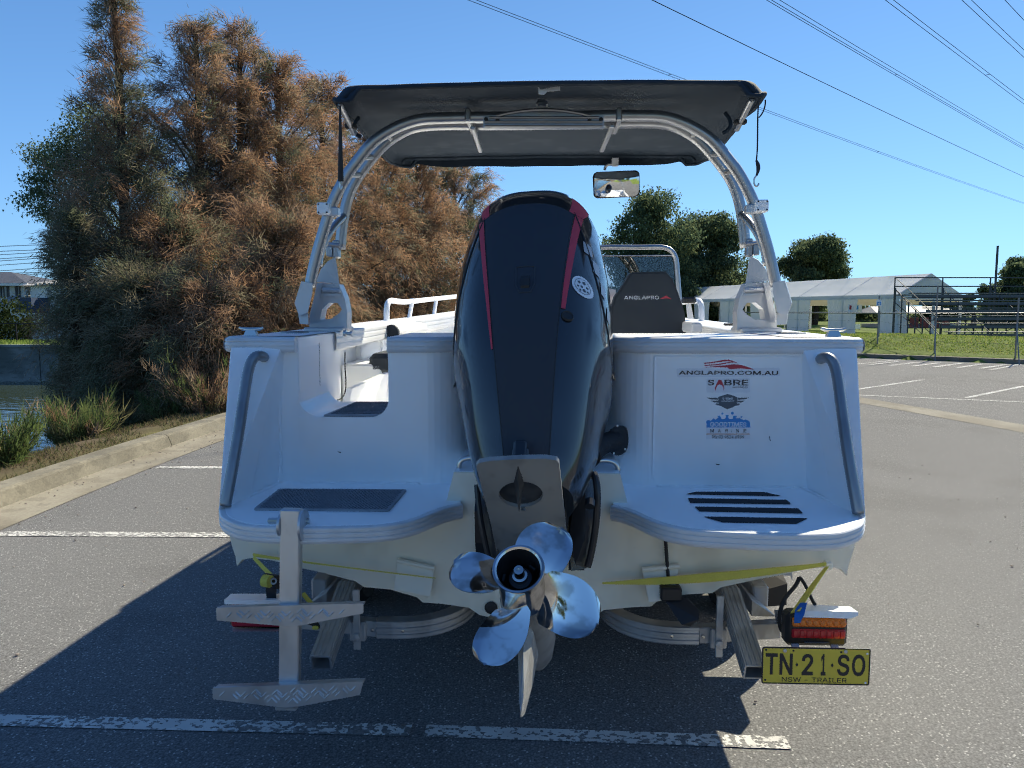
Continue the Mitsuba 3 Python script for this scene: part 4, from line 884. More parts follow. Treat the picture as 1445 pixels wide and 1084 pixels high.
k4 = bp('dealer_sticker', prism(rpoly([(BS(x, y, v=VB)[0], BS(x, y, v=VB)[2]) for x, y in ((996.5, 594), (1058.5, 594), (1058.5, 620), (996.5, 620))], .003), .0006, (0, VB - .0002, 0), (1, 0, 0), (0, 0, 1)), 'sticker_clear', label='blue splash sticker reading GOODTIMES MARINE with a phone number')
decal(k4, 'splash', K(((385, 835), (385, 772), (400, 765), (430, 770), (455, 745), (470, 762), (500, 740), (490, 725), (515, 722), (530, 755), (560, 755), (572, 735), (568, 716), (598, 716), (592, 740), (606, 756), (640, 752), (640, 728), (668, 722), (678, 732), (662, 745), (690, 748), (700, 740), (712, 752), (740, 765), (765, 760), (800, 778), (803, 835))), 'print_blue')
for cx, cy, r in ((537, 702, 10), (633, 700, 14), (720, 735, 8)): decal(k4, 'drop', K([(cx + r * math.cos(t), cy + r * math.sin(t)) for t in np.linspace(0, 6.28, 13)[:-1]]), 'print_blue')
sticker_text(k4, 'lettering', 'GOODTIMES', 1002, 1053, 595.8, 602, 'print_white', True)
for ch, x in zip('MARINE', (1002, 1013, 1023.2, 1032, 1038.5, 1049)): sticker_text(k4, 'lettering', ch, x, x + {'M': 5.5, 'I': 1.2}.get(ch, 4), 605.5, 610, 'print_black', True)
decal(k4, 'line', ((997, 612), (1058, 612), (1058, 613.2), (997, 613.2)), 'print_orange')
sticker_text(k4, 'phone_number', 'Ph: 02 9524 6999', 1005, 1050, 614.4, 618.8, 'print_black', True)
# weld beads and scuffs
for sd in (-1, 1):
    a_, b_ = (-.955, -.47) if sd < 0 else (.47, 1.02)
    q = np.linspace(a_, b_, 160); bp('weld_bead', tube(np.c_[q, np.full(160, VB - .002), np.full(160, ZP + .002)], .0055 + .0012 * np.sin(np.arange(160) * 1.9), 7), 'white_paint', smooth=True)
    e2 = np.array(BS(353, 702, z=ZP)); q2 = np.linspace(0, 1, 70)[:, None]; l_ = np.array([-sd * e2[0] + sd * .004, e2[1], ZP + .003]); r_ = np.array([sd * 1.03, VB, ZP + .003])
    bp('weld_bead', tube(l_ + (r_ - l_) * q2, .005 + .0012 * np.sin(np.arange(70) * 1.9), 7), 'white_paint', smooth=True)
def scuff(pts, v):
    q = [BS(x, y, v=v) for x, y in pts]; bp('scuff', prism(Polygon([(p[0], p[2]) for p in q]).buffer(.0012), .0005, (0, v - .0004, 0), (1, 0, 0), (0, 0, 1)), 'print_grey')
scuff(((477, 637.5), (481, 638.2), (480, 639)), VB); scuff(((1086, 616), (1087, 622), (1086.4, 622)), VB); scuff(((1010, 655), (1016, 655.5), (1013, 656.2)), VB)
# corrugated rigging boot and flange
fl = bp('rigging_flange', to_axis(lathe([(0, .0), (.058, .0), (.060, .008), (.052, .014), (.040, .018), (0, .018)], 28), BS(871, 620, v=3.05) + (0, -.02, 0), (.55, -.85, 0)), 'rubber', smooth=40)
hp = spline([BS(868, 622, v=3.02), BS(855, 625, v=2.95), BS(842, 632, v=2.86), BS(832, 645, v=2.74)], 49)
bp('rigging_hose', tube(hp, .037 + .004 * np.sin(np.arange(49) * 1.35), 18), 'rubber', smooth=40, parent=fl)
for px, py in ((871, 601), (882, 634), (866, 640)): bp('screw', to_axis(lathe([(0, .003), (.005, .002), (.005, 0)], 10), BS(px, py, v=2.99) + (0, -.0, 0), (.55, -.85, 0)), 'steel', parent=fl)
for i, o in enumerate((0, .02, .045)):
    bp('control_cable', tube(spline([BS(838 + i * 3, 645, v=2.8), BS(832 + i * 2, 662, v=2.72), BS(826, 690 + 8 * i, v=2.70), BS(820, 720, v=2.66)], 16), .008, 8), 'rubber')
# ladder on the port platform
ld = bp('ladder', [beam(BS(411.5, 718, v=2.385), BS(409, 992, v=2.36), .064, .038, up=(0, 1, 0), bev=.004)], 'ladder_alu', label='folding boarding ladder of checker plate treads')
hz = BS(432, 741, v=2.44)
for du, r in ((-.045, .036), (.028, .052)):
    bp('hinge_cheek', to_axis(lathe([(0, -.004), (r, -.004), (r, .004), (0, .004)], 28), BS(411, 741, v=2.388) + (du + .012, 0, 0), (1, 0, 0)), 'ladder_alu', parent=ld)
bp('pivot_bolt', to_axis(lathe([(0, -.075), (.009, -.075), (.009, -.045), (.006, -.045), (.006, .05), (.010, .05), (.010, .06), (0, .06)], 14), BS(411, 735, v=2.415), (1, 0, 0)), 'steel', parent=ld)
def tread(poly, v, dep=.032):
    q = np.array([BS(x, y, v=v) for x, y in poly]); P = Polygon([(p[0], p[2]) for p in q]).buffer(-.004).buffer(.004)
    t = bp('tread', prism(P, .008, (0, v + .004, 0), (1, 0, 0), (0, 0, 1)), 'ladder_alu', parent=ld)
    bars, r = [], np.random.default_rng(3); inner = P.buffer(-.009); x0, z0, x1, z1 = P.bounds
    for i, x in enumerate(np.arange(x0 - .01, x1 + .02, .034)):
        for j, z in enumerate(np.arange(z0 + .006, z1 + .02, .027)):
            sgn = 1 if (i + j) % 2 == 0 else -1
            for o in (-.0145, 0., .0145):
                cx, cz = x + o * .62 + .017 * (j % 2), z - o * sgn * .62
                a, b = (cx - .0088, cz - .0088 * sgn), (cx + .0088, cz + .0088 * sgn)
                if inner.intersects(Point(a)) and inner.intersects(Point(b)):
                    bars.append(beam((a[0], v - .0045, a[1]), (b[0], v - .0045, b[1]), .0040, .007, up=(0, 1, 0), bev=.0018))
    part(ld, 'tread_pattern', bars, 'ladder_alu', boatf, kind='stuff')
    zt = q[:3, 2].mean() - .004
    bp('tread_top', hullpts([(q[0][0] + .004, v + .004, q[0][2] - .003), (q[2][0] - .002, v + .004, q[2][2] - .003), (q[0][0] + .004, v + dep, q[0][2] - .006), (q[2][0] - .002, v + dep, q[2][2] - .006), (q[0][0] + .004, v + .004, q[0][2] - .010), (q[2][0] - .002, v + .004, q[2][2] - .010), (q[0][0] + .004, v + dep, q[0][2] - .012), (q[2][0] - .002, v + dep, q[2][2] - .012)]), 'ladder_alu', parent=ld)
    bp('tread_back', hullpts([(q[0][0] + .02, v + dep, q[0][2] - .006), (q[2][0] - .02, v + dep, q[2][2] - .006), (q[0][0] + .02, v + dep - .005, q[0][2] - .006), (q[2][0] - .02, v + dep - .005, q[2][2] - .006), (q[0][0] + .02, v + dep, q[0][2] - .035), (q[2][0] - .02, v + dep, q[2][2] - .035)]), 'ladder_alu', parent=ld)
tread([(305.5, 857), (405, 854), (513, 851), (513, 865), (425, 882), (404, 883), (390, 882), (306.5, 875)], 2.335)
tread([(300.5, 970), (405, 966), (513, 961), (508, 980), (424, 996), (405, 998), (385, 996), (301, 986)], 2.315)
bp('foot_plug', bbox(BS(405, 998, v=2.35), (.07, .03, .012), .003), 'ladder_alu', parent=ld)

# arch, canopy, mirror
ar = bp('arch', [], 'anodised') if False else f'{B}__arch'
OUT = [(437, 405), (441, 385), (449, 352), (459, 318), (468, 290), (478, 268), (491, 245), (503, 229), (516, 212), (530, 198), (548, 186), (566, 177), (592, 169), (620, 167), (660, 166), (767, 165.5)]
INN = [(480, 352), (482, 328), (485, 306), (490, 283), (498, 262), (507, 247), (518, 232), (531, 216), (546, 201), (562, 190), (580, 181.5), (600, 177.5), (630, 176), (664, 176), (767, 175.5)]
VO, VI = 3.50, 3.72
def arch_path(pts, v, n=90):
    l = np.array([BS(x, y, v=v) for x, y in pts]); l[-1, 0] = 0; r = l[::-1][1:] * [-1, 1, 1]
    return spline(np.vstack([l, r]), n)
po, pi_ = arch_path(OUT, VO), arch_path(INN, VI)
bp('arch', tube(po, .0255, 18), 'anodised', smooth=True, label='aluminium roof arch of two curved tubes per side')
bp('inner_tube', tube(pi_, .0255, 18), 'anodised', smooth=True, parent=ar)
def both(name, fn, m, parent=ar, smooth=False):
    for s in (-1, 1):
        g = fn(); g = trimesh.util.concatenate(g) if isinstance(g, list) else g.copy()
        if s > 0: g = trimesh.Trimesh(g.vertices * [-1, 1, 1], g.faces[:, ::-1], process=False)
        bp(name, g, m, parent=parent, smooth=smooth)
def plate(pts, v, th, hole=None):
    P = Polygon([(BS(x, y, v=v)[0], BS(x, y, v=v)[2]) for x, y in pts])
    P = P.buffer(-.004).buffer(.004)
    if hole is not None: P = P.difference(Polygon([(BS(x, y, v=v)[0], BS(x, y, v=v)[2]) for x, y in hole]).buffer(.004))
    return prism(P, th, (0, v + th, 0), (1, 0, 0), (0, 0, 1))
both('foot_socket', lambda: hullpts([BS(x, y, v=v) for v in (3.44, 3.56) for x, y in ((425, 397), (441, 400), (441, 413), (434.5, 441), (422, 446), (415.5, 428))]), 'bracket_cast')
both('foot_clamp', lambda: hullpts([BS(x, y, v=v) for v in (3.47, 3.60) for x, y in ((421, 444), (435, 442), (435.5, 458), (423, 457))]), 'bracket_cast')
both('foot_casting', lambda: plate(((447, 399), (478, 401), (486.5, 421), (490, 440), (489.5, 466), (452, 468), (436, 468), (437, 444), (443, 420)), 3.64, .085, ((453, 450), (455.5, 437), (465, 428.5), (476, 429), (481, 436.5), (478, 441), (467, 449))), 'bracket_cast')
both('foot_rib', lambda: [rod(BS(455, 409, v=3.63), BS(480, 410, v=3.63), .012), beam(BS(452, 416, v=3.632), BS(481, 417, v=3.632), .012, .01), hullpts([BS(x, y, v=v) for v in (3.615, 3.64) for x, y in ((447, 399), (455, 400), (444, 455), (436.5, 455))])], 'bracket_cast')
both('foot_fairing', lambda: hullpts([BS(x, y, v=v) for v in (3.66, 3.74) for x, y in ((446, 398), (452, 381), (462, 369), (473, 363), (475, 372), (479, 401))]), 'bracket_cast', smooth=30)
both('foot_base', lambda: bbox((BS(463, 466, v=3.68)[0], 3.70, ZD + .012), (.19, .20, .022), .006), 'bracket_cast')
both('hinge_block', lambda: [bbox(BS(466, 355, v=3.69), (.028, .05, .05), .005), bbox(BS(475, 352, v=3.70), (.030, .05, .085), .006), rod(BS(462, 345, v=3.68), BS(480, 347, v=3.68), .012)], 'anodised')
both('brace_tube', lambda: tube(spline([BS(450, 376, v=3.52), BS(454, 354, v=3.54), BS(463, 333, v=3.57), BS(474, 317, v=3.62), BS(485, 306, v=3.70)], 24), .017, 14), 'anodised', smooth=True)
both('spreader', lambda: [rod(BS(490, 246, v=VO), BS(508, 247, v=VI), .014), rod(BS(508, 222, v=VO), BS(526, 222, v=VI), .014), rod(BS(545, 188, v=VO), BS(552, 196, v=VI), .014)], 'anodised')
both('sleeve', lambda: tube(po[[14, 15]] if False else spline([BS(484, 257, v=VO), BS(488, 250, v=VO), BS(495, 239, v=VO)], 8), .026, 16), 'anodised', smooth=30)
for s in (-1, 1):
    c = BS(457.5, 295, v=3.46) * [-s * -1 if s > 0 else 1, 1, 1] if False else BS(457.5, 295, v=3.46)
    c = np.array([c[0] * (-1 if s > 0 else 1), c[1], c[2]])
    lt = bp('deck_light', bbox(c, (.055, .05, .052), .005), 'white_paint', parent=ar)
    bp('light_bracket', bbox(c + (-s * .03, .03, -.01), (.06, .05, .04), .005), 'bracket_cast', parent=ar)
    bp('light_screw', [to_axis(lathe([(0, .002), (.004, .0015), (.004, 0)], 8), c + (a, -.0255, b), (0, -1, 0)) for a in (-.019, .019) for b in (-.018, .018)], 'print_black', parent=ar)
bp('centre_plate', plate([(682, 163), (700, 162.5), (722, 158), (745, 155), (767, 154), (789, 155), (812, 158), (834, 162.5), (852, 163), (852, 181), (682, 181)], 3.455, .02), 'anodised', parent=ar)
for y, x0, x1 in ((166, 690, 845), (172, 684, 850), (178, 684, 850)): bp('plate_rib', rod(BS(x0, y, v=3.45), BS(x1, y, v=3.45), .006, 8), 'anodised', parent=ar)
bp('plate_hump', tube(spline([BS(x, y, v=3.455) for x, y in ((700, 164), (722, 159), (745, 156), (767, 155), (789, 156), (812, 159), (834, 164))], 24), .008, 8), 'anodised', parent=ar)
for x in (686, 702, 832, 848): bp('plate_screw', to_axis(lathe([(0, .004), (.009, .003), (.009, 0)], 12), BS(x, 168.5, v=3.452), (0, -1, 0)), 'rubber', parent=ar)
for x in (664, 870): bp('tube_collar', bbox(BS(x, 171.5, v=3.60), (.026, .27, .058), .006), 'anodised', parent=ar)
for a, b in (((667, 180), (678, 214)), ((864, 178), (849, 213))):
    bp('canopy_strut', beam(BS(*a, v=3.52), BS(*b, v=4.05), .022, .016, bev=.004), 'anodised', parent=ar)
# canopy
VR, VF, ZF = 3.15, 5.10, .085
cn = f'{B}__canopy'
nu, nv = 85, 45; P = np.zeros((nv, nu, 3)); edge_pts = []
for i, t in enumerate((lambda q: q - .12 * np.sin(2 * np.pi * q) / 1.0)(np.linspace(0, 1, nv))):
    v = VR + (VF - VR) * t
    for j, s in enumerate((lambda q: np.sin(q * np.pi / 2) * .75 + q * .25)(np.linspace(-1, 1, nu))):
        hw = .865 + .15 * t; cut = 0
        e = min(t * (VF - VR), (1 - t) * (VF - VR)); rc = .07 if t < .5 else .12
        if e < rc: cut = rc - math.sqrt(max(0, rc * rc - (rc - e) ** 2))
        u = .03 + s * (hw - cut)
        edge_d = (1 - abs(s)) * hw
        droop = .046 * math.exp(-(edge_d / .032) ** 2) + .022 * math.exp(-(t * 1.95 / .03) ** 2) + .02 * math.exp(-((1 - t) * 1.95 / .04) ** 2)
        sag = .018 * math.sin(math.pi * min(1, t / .26)) * (t < .26) + .02 * math.sin(math.pi * max(0, (t - .26)) / .74) * (t >= .26)
        w = .003 * (meshkit.fbm(np.array([[u * 5, v * 9, 0]]), 3)[0] - .5) * 2 + .0015 * math.sin(u * 38 + v * 11) * math.exp(-(edge_d / .16) ** 2)
        P[i, j] = (u, v, 2.502 + ZF * t + .012 * (1 - s * s) - droop - sag * .8 + w)
inner = P.copy(); inner[:, :, 2] -= .006
bp('canopy', trimesh.util.concatenate([grid(P), grid(inner)]), 'canvas', smooth=40, label='black canvas canopy with a torn white patch at its rear edge')
rim = np.vstack([P[0], P[1:, -1], P[-1, ::-1][1:], P[::-1, 0][1:-1]])
bp('hem', tube(np.vstack([rim, rim[:1]]) + (0, 0, -.004), .009, 8), 'canvas', smooth=True, parent=cn)
bp('front_band', grid(np.array([[p + (0, .006, -.01), p + (0, .004, -.012 - (.052 - .006 * math.sin(p[0] * 3) ** 2) * max(0., 1 - abs((p[0] - .03) / .90) ** 8))] for p in P[-1]])), 'canvas', parent=cn)
for t, dz in ((.03, -.006), (.97, -.006)):
    i = int(t * (nv - 1)); q = P[i, 3:-3]; bp('bow', tube(q + (0, 0, dz), .011, 8), 'canvas' , smooth=True, parent=cn)
for s in (-1, 1):
    a = BS(479, 147, v=3.19); b = BS(500, 188, v=3.44)
    a, b = [np.array((q[0] * -s + (.03 if s > 0 else 0), q[1], q[2])) for q in (a, b)]
    bp('frame_leg', rod(a, b, .0125, 12), 'anodised', smooth=True, parent=cn)
    bp('leg_clip', bbox(a * .25 + b * .75, (.05, .03, .02), .004), 'rubber', parent=cn)
    q = BS(507, 165, v=3.47); q2 = BS(500, 184, v=3.47); bp('velcro_strap', tube(spline([(q[0] * -s * 1 + .0, 3.47, q[2]), (q2[0] * -s, 3.46, q2[2]), ((q2[0] + .03) * -s, 3.47, q2[2] - .03)], 8), .009, 6), 'canvas', parent=cn)
wt = [(759, 122), (763, 127), (790, 121.5), (790.5, 128), (772, 129.5), (768, 134), (760, 133)]
bp('torn_patch', [prism(Polygon([(BS(x, y, v=3.2)[0], BS(x, y, v=3.2)[2]) for x, y in wt]).buffer(0), .003, (0, 3.2, 0), (1, 0, 0), (0, 0, 1))], 'white_vinyl', parent=cn)
bp('stern_light', [bbox(BS(765, 147, v=3.36), (.05, .04, .022), .006), to_axis(lathe([(0, .03), (.014, .028), (.016, 0)], 14), BS(764, 150, v=3.36), (0, 0, 1))], 'steel', parent=cn)
# mirror
mk = f'{B}__mirror'
VM = 5.05
outl = rpoly([(BS(x, y, v=VM)[0], BS(x, y, v=VM)[2]) for x, y in ((836.5, 243), (902.5, 240), (903, 277), (838, 279.5))], .03)
Rm = np.eye(4); 
bp('mirror', prism(outl, .03, (0, VM + .03, 0), (1, 0, 0), (0, 0, 1)), 'black_plastic', label='rectangular rear view mirror under the canopy front edge')
cmx = outl.centroid
mb = outl.buffer(-.008).bounds; ha, hb2 = (mb[2] - mb[0]) / 2, (mb[3] - mb[1]) / 2; RC = .36
G3 = []
for r in np.linspace(0, 1, 14):
    row = []
    for t in np.linspace(0, 2 * np.pi, 73):
        c, s = math.cos(t), math.sin(t); x, z = r * ha * math.copysign(abs(c) ** .30, c), r * hb2 * math.copysign(abs(s) ** .30, s)
        row.append((cmx.x + x, VM - .004 - (math.sqrt(RC * RC - x * x - z * z) - math.sqrt(RC * RC - ha * ha - hb2 * hb2)), cmx.y + z))
    G3.append(row)
mg = grid(np.array(G3)); mg.apply_transform(trimesh.transformations.rotation_matrix(math.radians(9), (1, 0, 0), (cmx.x, VM, cmx.y)))
bp('glass', mg, 'mirror_glass', parent=mk, smooth=True)
bp('mount', bbox(BS(868, 229, v=VM + .02), (.042, .04, .05), .004), 'white_paint', parent=mk)
bp('arm', tube(spline([BS(866, 233, v=VM + .02), BS(857, 233, v=VM + .02), BS(853, 240, v=VM + .03)], 10), .009, 8), 'steel', parent=mk, smooth=True)

# helm: seat, console, windscreen, throttle
hs = f'{B}__helm_seat'
sp = Polygon([(BS(x, y, v=4.55)[0], BS(x, y, v=4.55)[2]) for x, y in ((862, 492), (862, 436), (868, 418), (882, 398), (889, 386), (893, 384), (940, 383), (949, 393), (958, 414), (967, 442), (969, 468), (969, 492))]).buffer(-.012).buffer(.012)
m0 = prism(sp, .09, (0, 4.66, 0), (1, 0, 0), (0, 0, 1)); m1 = prism(sp.buffer(-.012), .11, (0, 4.67, 0), (1, 0, 0), (0, 0, 1))
bp('helm_seat', [m0, m1], 'vinyl', label='black helm seat back with a thin maker logo')
bp('front_cushion', prism(sp.buffer(-.03), .05, (0, 4.73, 0), (1, 0, 0), (0, 0, 1)), 'white_vinyl', parent=hs)
a, b = BS(881, 422.5, v=4.556), BS(930, 417.5, v=4.556); c = (a + b) / 2
bp('lettering', text('ANGLAPRO', b[0] - a[0], b[2] - a[2], .001, False, (c[0], 4.5585, c[2])), 'print_white', parent=hs)
bp('swoosh', prism(Polygon([(BS(x, y, v=4.556)[0], BS(x, y, v=4.556)[2]) for x, y in ((931, 422), (936, 419.5), (940, 417), (943, 419), (948, 422.3), (940, 421), (936, 421.5))]), .001, (0, 4.5585, 0), (1, 0, 0), (0, 0, 1)), 'print_red', parent=hs)
bp('seat_base', bbox((.66, 4.85, 1.1), (.42, .5, .30), .03), 'white_vinyl', parent=hs)
bp('pedestal', rod((.66, 4.85, .72), (.66, 4.85, 1.0), .05), 'anodised', parent=hs)
co = bp('console', hullpts([(.42, 5.5, .72), (1.0, 5.5, .72), (.42, 5.5, 1.42), (1.0, 5.5, 1.42), (.42, 5.75, 1.56), (1.0, 5.75, 1.56), (.42, 6.3, .72), (1.0, 6.3, .72), (.42, 6.2, 1.5), (1.0, 6.2, 1.5)]), 'white_paint')
bp('dashboard', hullpts([(.44, 5.49, 1.40), (.98, 5.49, 1.40), (.44, 5.70, 1.58), (.98, 5.70, 1.58), (.44, 5.6, 1.36), (.98, 5.6, 1.36)]), 'black_plastic', parent=co)
vw = 5.75
wz0, wz1 = BS(850, 425, v=vw)[2], BS(850, 361, v=vw)[2]; wx0, wx1 = .38, BS(952, 400, v=vw)[0]
ws = bp('windscreen', trimesh.Trimesh([(wx0, vw, wz0 - .2), (wx1, vw, wz0 - .2), (wx1, vw + .02, wz1), (wx0, vw + .02, wz1)], [[0, 1, 2], [0, 2, 3]], process=False), 'tint_glass', label='tinted windscreen inside a bent tube frame')
bp('frame_tube', tube(spline([(.30, vw, wz0), (.30, vw, wz1 - .02), (.34, vw, BS(850, 353, v=vw)[2]), BS(870, 349, v=vw), BS(910, 349, v=vw), BS(935, 349, v=vw), BS(946, 353, v=vw), BS(953, 363, v=vw), BS(955.5, 380, v=vw), BS(957, 400, v=vw), BS(959, 430, v=vw)], 60), .0185, 14), 'anodised', smooth=True, parent=ws)
bp('edge_strip', rod((wx0, vw - .005, wz1), (wx1, vw - .005, wz1), .005, 6), 'anodised', parent=ws)
bp('lower_panel', trimesh.Trimesh([(wx0, vw + .25, 1.35), (wx0 + .18, vw + .25, 1.35), (wx0 + .18, vw + .25, wz0 + .09), (wx0, vw + .25, wz0 + .12)], [[0, 1, 2], [0, 2, 3]], process=False), 'white_vinyl', parent=ws)
th = bp('throttle', bbox(BS(972, 424, v=5.0), (.085, .07, .04), .01), 'black_plastic'); bp('throttle_arm', hullpts([BS(x, y, v=v) for v in (4.98, 5.04) for x, y in ((968, 429), (975, 429), (979, 450), (970, 450))]), 'white_vinyl', parent=th)
bp('side_pocket', bbox(BS(976, 462, v=4.4), (.06, .3, .06), .01), 'white_vinyl')
bp('grab_loop', bbox(BS(1029, 458, v=3.9) + (0, 0, 0), (.045, .06, .012), .003), 'black_plastic')

# black cord and hook, black strap hanging from the canopy
k = thing('bungee_strap', 'black tapered strap hanging from the left rear canopy corner', 'strap')
part(k, 'webbing', tube([BS(480, 150, v=3.16), BS(480.3, 190, v=3.17), BS(480.5, 225, v=3.18), BS(481, 256, v=3.19)], [.004, .007, .010, .012], 8), 'rubber', boatf, True)
part(k, 'hook', tube(spline([BS(481, 256, v=3.19), BS(479.5, 262, v=3.19), BS(481, 268, v=3.19), BS(482.5, 262, v=3.19)], 12), .003, 6), 'steel', boatf, True)
k = thing('hook_cord', 'thin black cord with a small hook hanging from the right rear canopy corner', 'cord')
part(k, 'cord', [tube(spline([BS(1071, 142, v=3.17), BS(1069.5, 160, v=3.17), BS(1069, 195, v=3.17), BS(1067.5, 226, v=3.17)], 12), .003, 6), tube(spline([BS(1080, 141, v=3.17), BS(1078, 155, v=3.17), BS(1071, 166, v=3.17)], 8), .003, 6)], 'rubber', boatf)
part(k, 'buckle', tube(spline([BS(1067, 226, v=3.17), BS(1070, 236, v=3.17), BS(1067.5, 248, v=3.17)], 8), [.004, .006, .008, .008, .008, .007, .005, .004], 8), 'rubber', boatf, True)
part(k, 'hook', tube(spline([BS(1067.5, 248, v=3.17), BS(1064, 257, v=3.17), BS(1066.5, 263, v=3.17), BS(1071, 259, v=3.17)], 14), .0035, 6), 'steel', boatf, True)

# ------------------------------------------------------------------ outboard motor, tilted up; motor frame: s starboard, a aft along the propeller shaft, w up the leg
TAU, PSI = math.radians(45), math.radians(4)
MO = np.array(BS(731.5, 803, v=1.9))
S0, A0, MW = np.array([1., 0, 0]), np.array([0, -math.cos(TAU), math.sin(TAU)]), np.array([0, math.sin(TAU), math.cos(TAU)])
MA, MS = math.cos(PSI) * A0 - math.sin(PSI) * S0, math.cos(PSI) * S0 + math.sin(PSI) * A0
def mpt(v): v = np.asarray(v, float); return MO + v[..., :1] * MS + v[..., 1:2] * MA + v[..., 2:3] * MW
def motorf(v): return boatf(mpt(v))
OM = thing('outboard_motor', 'large glossy black outboard motor with red stripes tilted up on the stern', 'outboard motor')
def mp(name, m, material, smooth=False, label=None, parent=None, **k): return part(parent or OM, name, m, material, motorf, smooth, label, **k)
CW = np.array([.36, .42, .5, .6, .7, .8, .9, 1.0, 1.1, 1.2, 1.3, 1.4, 1.48, 1.55, 1.61, 1.66, 1.70])
CH = np.array([.135, .165, .192, .218, .240, .261, .278, .288, .292, .291, .285, .276, .270, .257, .236, .198, .125])
CA = np.array([-.16, -.13, -.095, -.05, -.012, .018, .038, .050, .055, .055, .048, .030, .008, -.012, -.040, -.080, -.135])
CF = np.array([-.42, -.46, -.52, -.60, -.66, -.70, -.72, -.73, -.735, -.735, -.73, -.715, -.70, -.67, -.62, -.56, -.50])
from scipy.interpolate import PchipInterpolator as PI_
fh, fa, ff = PI_(CW, CH), PI_(CW, CA), PI_(CW, CF)
NE = 2.7
def cowl_a(s, w, off=0.0):
    h, mid, half = fh(w), (fa(w) + ff(w)) / 2, (fa(w) - ff(w)) / 2
    x = np.clip(np.abs(s) / h, 0, .9995); return mid + half * (1 - x ** NE) ** (1 / NE) + off
def cowl_side(x, w, off=0.0):
    """point on the starboard flank: x = 0 at the widest line, 1 at the aft centre line"""
    t = (1 - x) * 0 + x * math.pi / 2; h, mid, half = fh(w), (fa(w) + ff(w)) / 2, (fa(w) - ff(w)) / 2
    return np.array([(h + off) * np.sign(math.cos(t)) * abs(math.cos(t)) ** (2 / NE), mid + (half + off) * abs(math.sin(t)) ** (2 / NE), w])
nw, nt = 110, 192
ws_ = np.interp(np.linspace(0, 1, nw), np.linspace(0, 1, len(CW)), CW); V = np.zeros((nw, nt + 1, 3))
for i, w in enumerate(ws_):
    t = np.linspace(0, 2 * np.pi, nt + 1); h, mid, half = fh(w), (fa(w) + ff(w)) / 2, (fa(w) - ff(w)) / 2
    c, s = np.cos(t), np.sin(t)
    V[i, :, 0] = h * np.sign(c) * np.abs(c) ** (2 / NE); V[i, :, 1] = mid + half * np.sign(s) * np.abs(s) ** (2 / NE); V[i, :, 2] = w
    # raised shoulder line running along each flank
    V[i, :, 0] *= 1 + .018 * math.exp(-((w - .86) / .05) ** 2) * (np.abs(s) < .75)
cap = trimesh.Trimesh(np.vstack([V[-1], V[-1].mean(0) + (0, 0, .006)]), [[i, i + 1, nt + 1] for i in range(nt)], process=False)
bot = trimesh.Trimesh(np.vstack([V[0], V[0].mean(0)]), [[i + 1, i, nt + 1] for i in range(nt)], process=False)
mp('cowl', trimesh.util.concatenate([grid(V), cap, bot]), 'cowl_black', smooth=40, label='glossy black engine cowl')
CWL = f'{OM}__cowl'
def pw(w): return np.interp(w, [.36, .42, .95, 1.40, 1.49], [.058, .068, .117, .165, .172])
def surf(s0, s1, w0, w1, off, n=40, m=12, skew=None):
    W = np.linspace(w0, w1, n); G_ = np.zeros((n, m, 3))
    for i, w in enumerate(W):
        a, b = s0(w), s1(w); s = np.linspace(a, b, m); G_[i] = np.stack([s, cowl_a(s, w, off), np.full(m, w)], 1)
    return grid(G_)
# matte aft panel with an arched top, stripes beside it
W = np.linspace(.40, 1.50, 60); G_ = np.zeros((60, 25, 3))
for i, t in enumerate(np.linspace(0, 1, 60)):
    for j, x in enumerate(np.linspace(-1, 1, 25)):
        wt_ = 1.415 + .052 * (1 - abs(x) ** 2.2); w = .40 + (wt_ - .40) * t; s = x * pw(w)
        G_[i, j] = (s, cowl_a(s, w, .0045), w)
pn = mp('aft_panel', grid(G_), 'cowl_matte', smooth=True, parent=CWL, label='dull dark blue black rear panel')
bd = np.vstack([G_[:, 0], G_[-1, 1:], G_[::-1, -1][1:]])
mp('panel_seam', tube(bd + (0, -.001, 0), .0022, 6), 'rubber', parent=CWL)
for sd in (-1, 1):
    mp('red_stripe', surf(lambda w: sd * (pw(w) + .004), lambda w: sd * (pw(w) + .004 + np.interp(w, [.76, 1.0, 1.42], [.008, .018, .029]) * (1 if sd > 0 else .72)), .90 if sd > 0 else .76, 1.425, .0028, 40, 5), 'red_decal', smooth=True, parent=CWL)
    up = []
    for t in np.linspace(0, 1, 24):
        w = 1.425 + .185 * t; x0_, x1_ = .70 - .10 * t, (.56 - .24 * t if sd > 0 else .64 - .16 * t)
        up.append([cowl_side(x, w, .003) * [sd, 1, 1] for x in np.linspace(x0_ + .02, x1_, 6)])
    mp('red_shoulder', grid(np.array(up)), 'red_decal', smooth=True, parent=CWL)
    # split line from the panel corner down to the flank
    sl = [np.array([sd * x, cowl_a(np.array([x]), w, .0025)[0], w]) for x, w in zip(np.linspace(.168, .286, 40), np.linspace(1.44, .86, 40))]
    mp('split_line', tube(np.array(sl), .003, 6), 'rubber', parent=CWL)
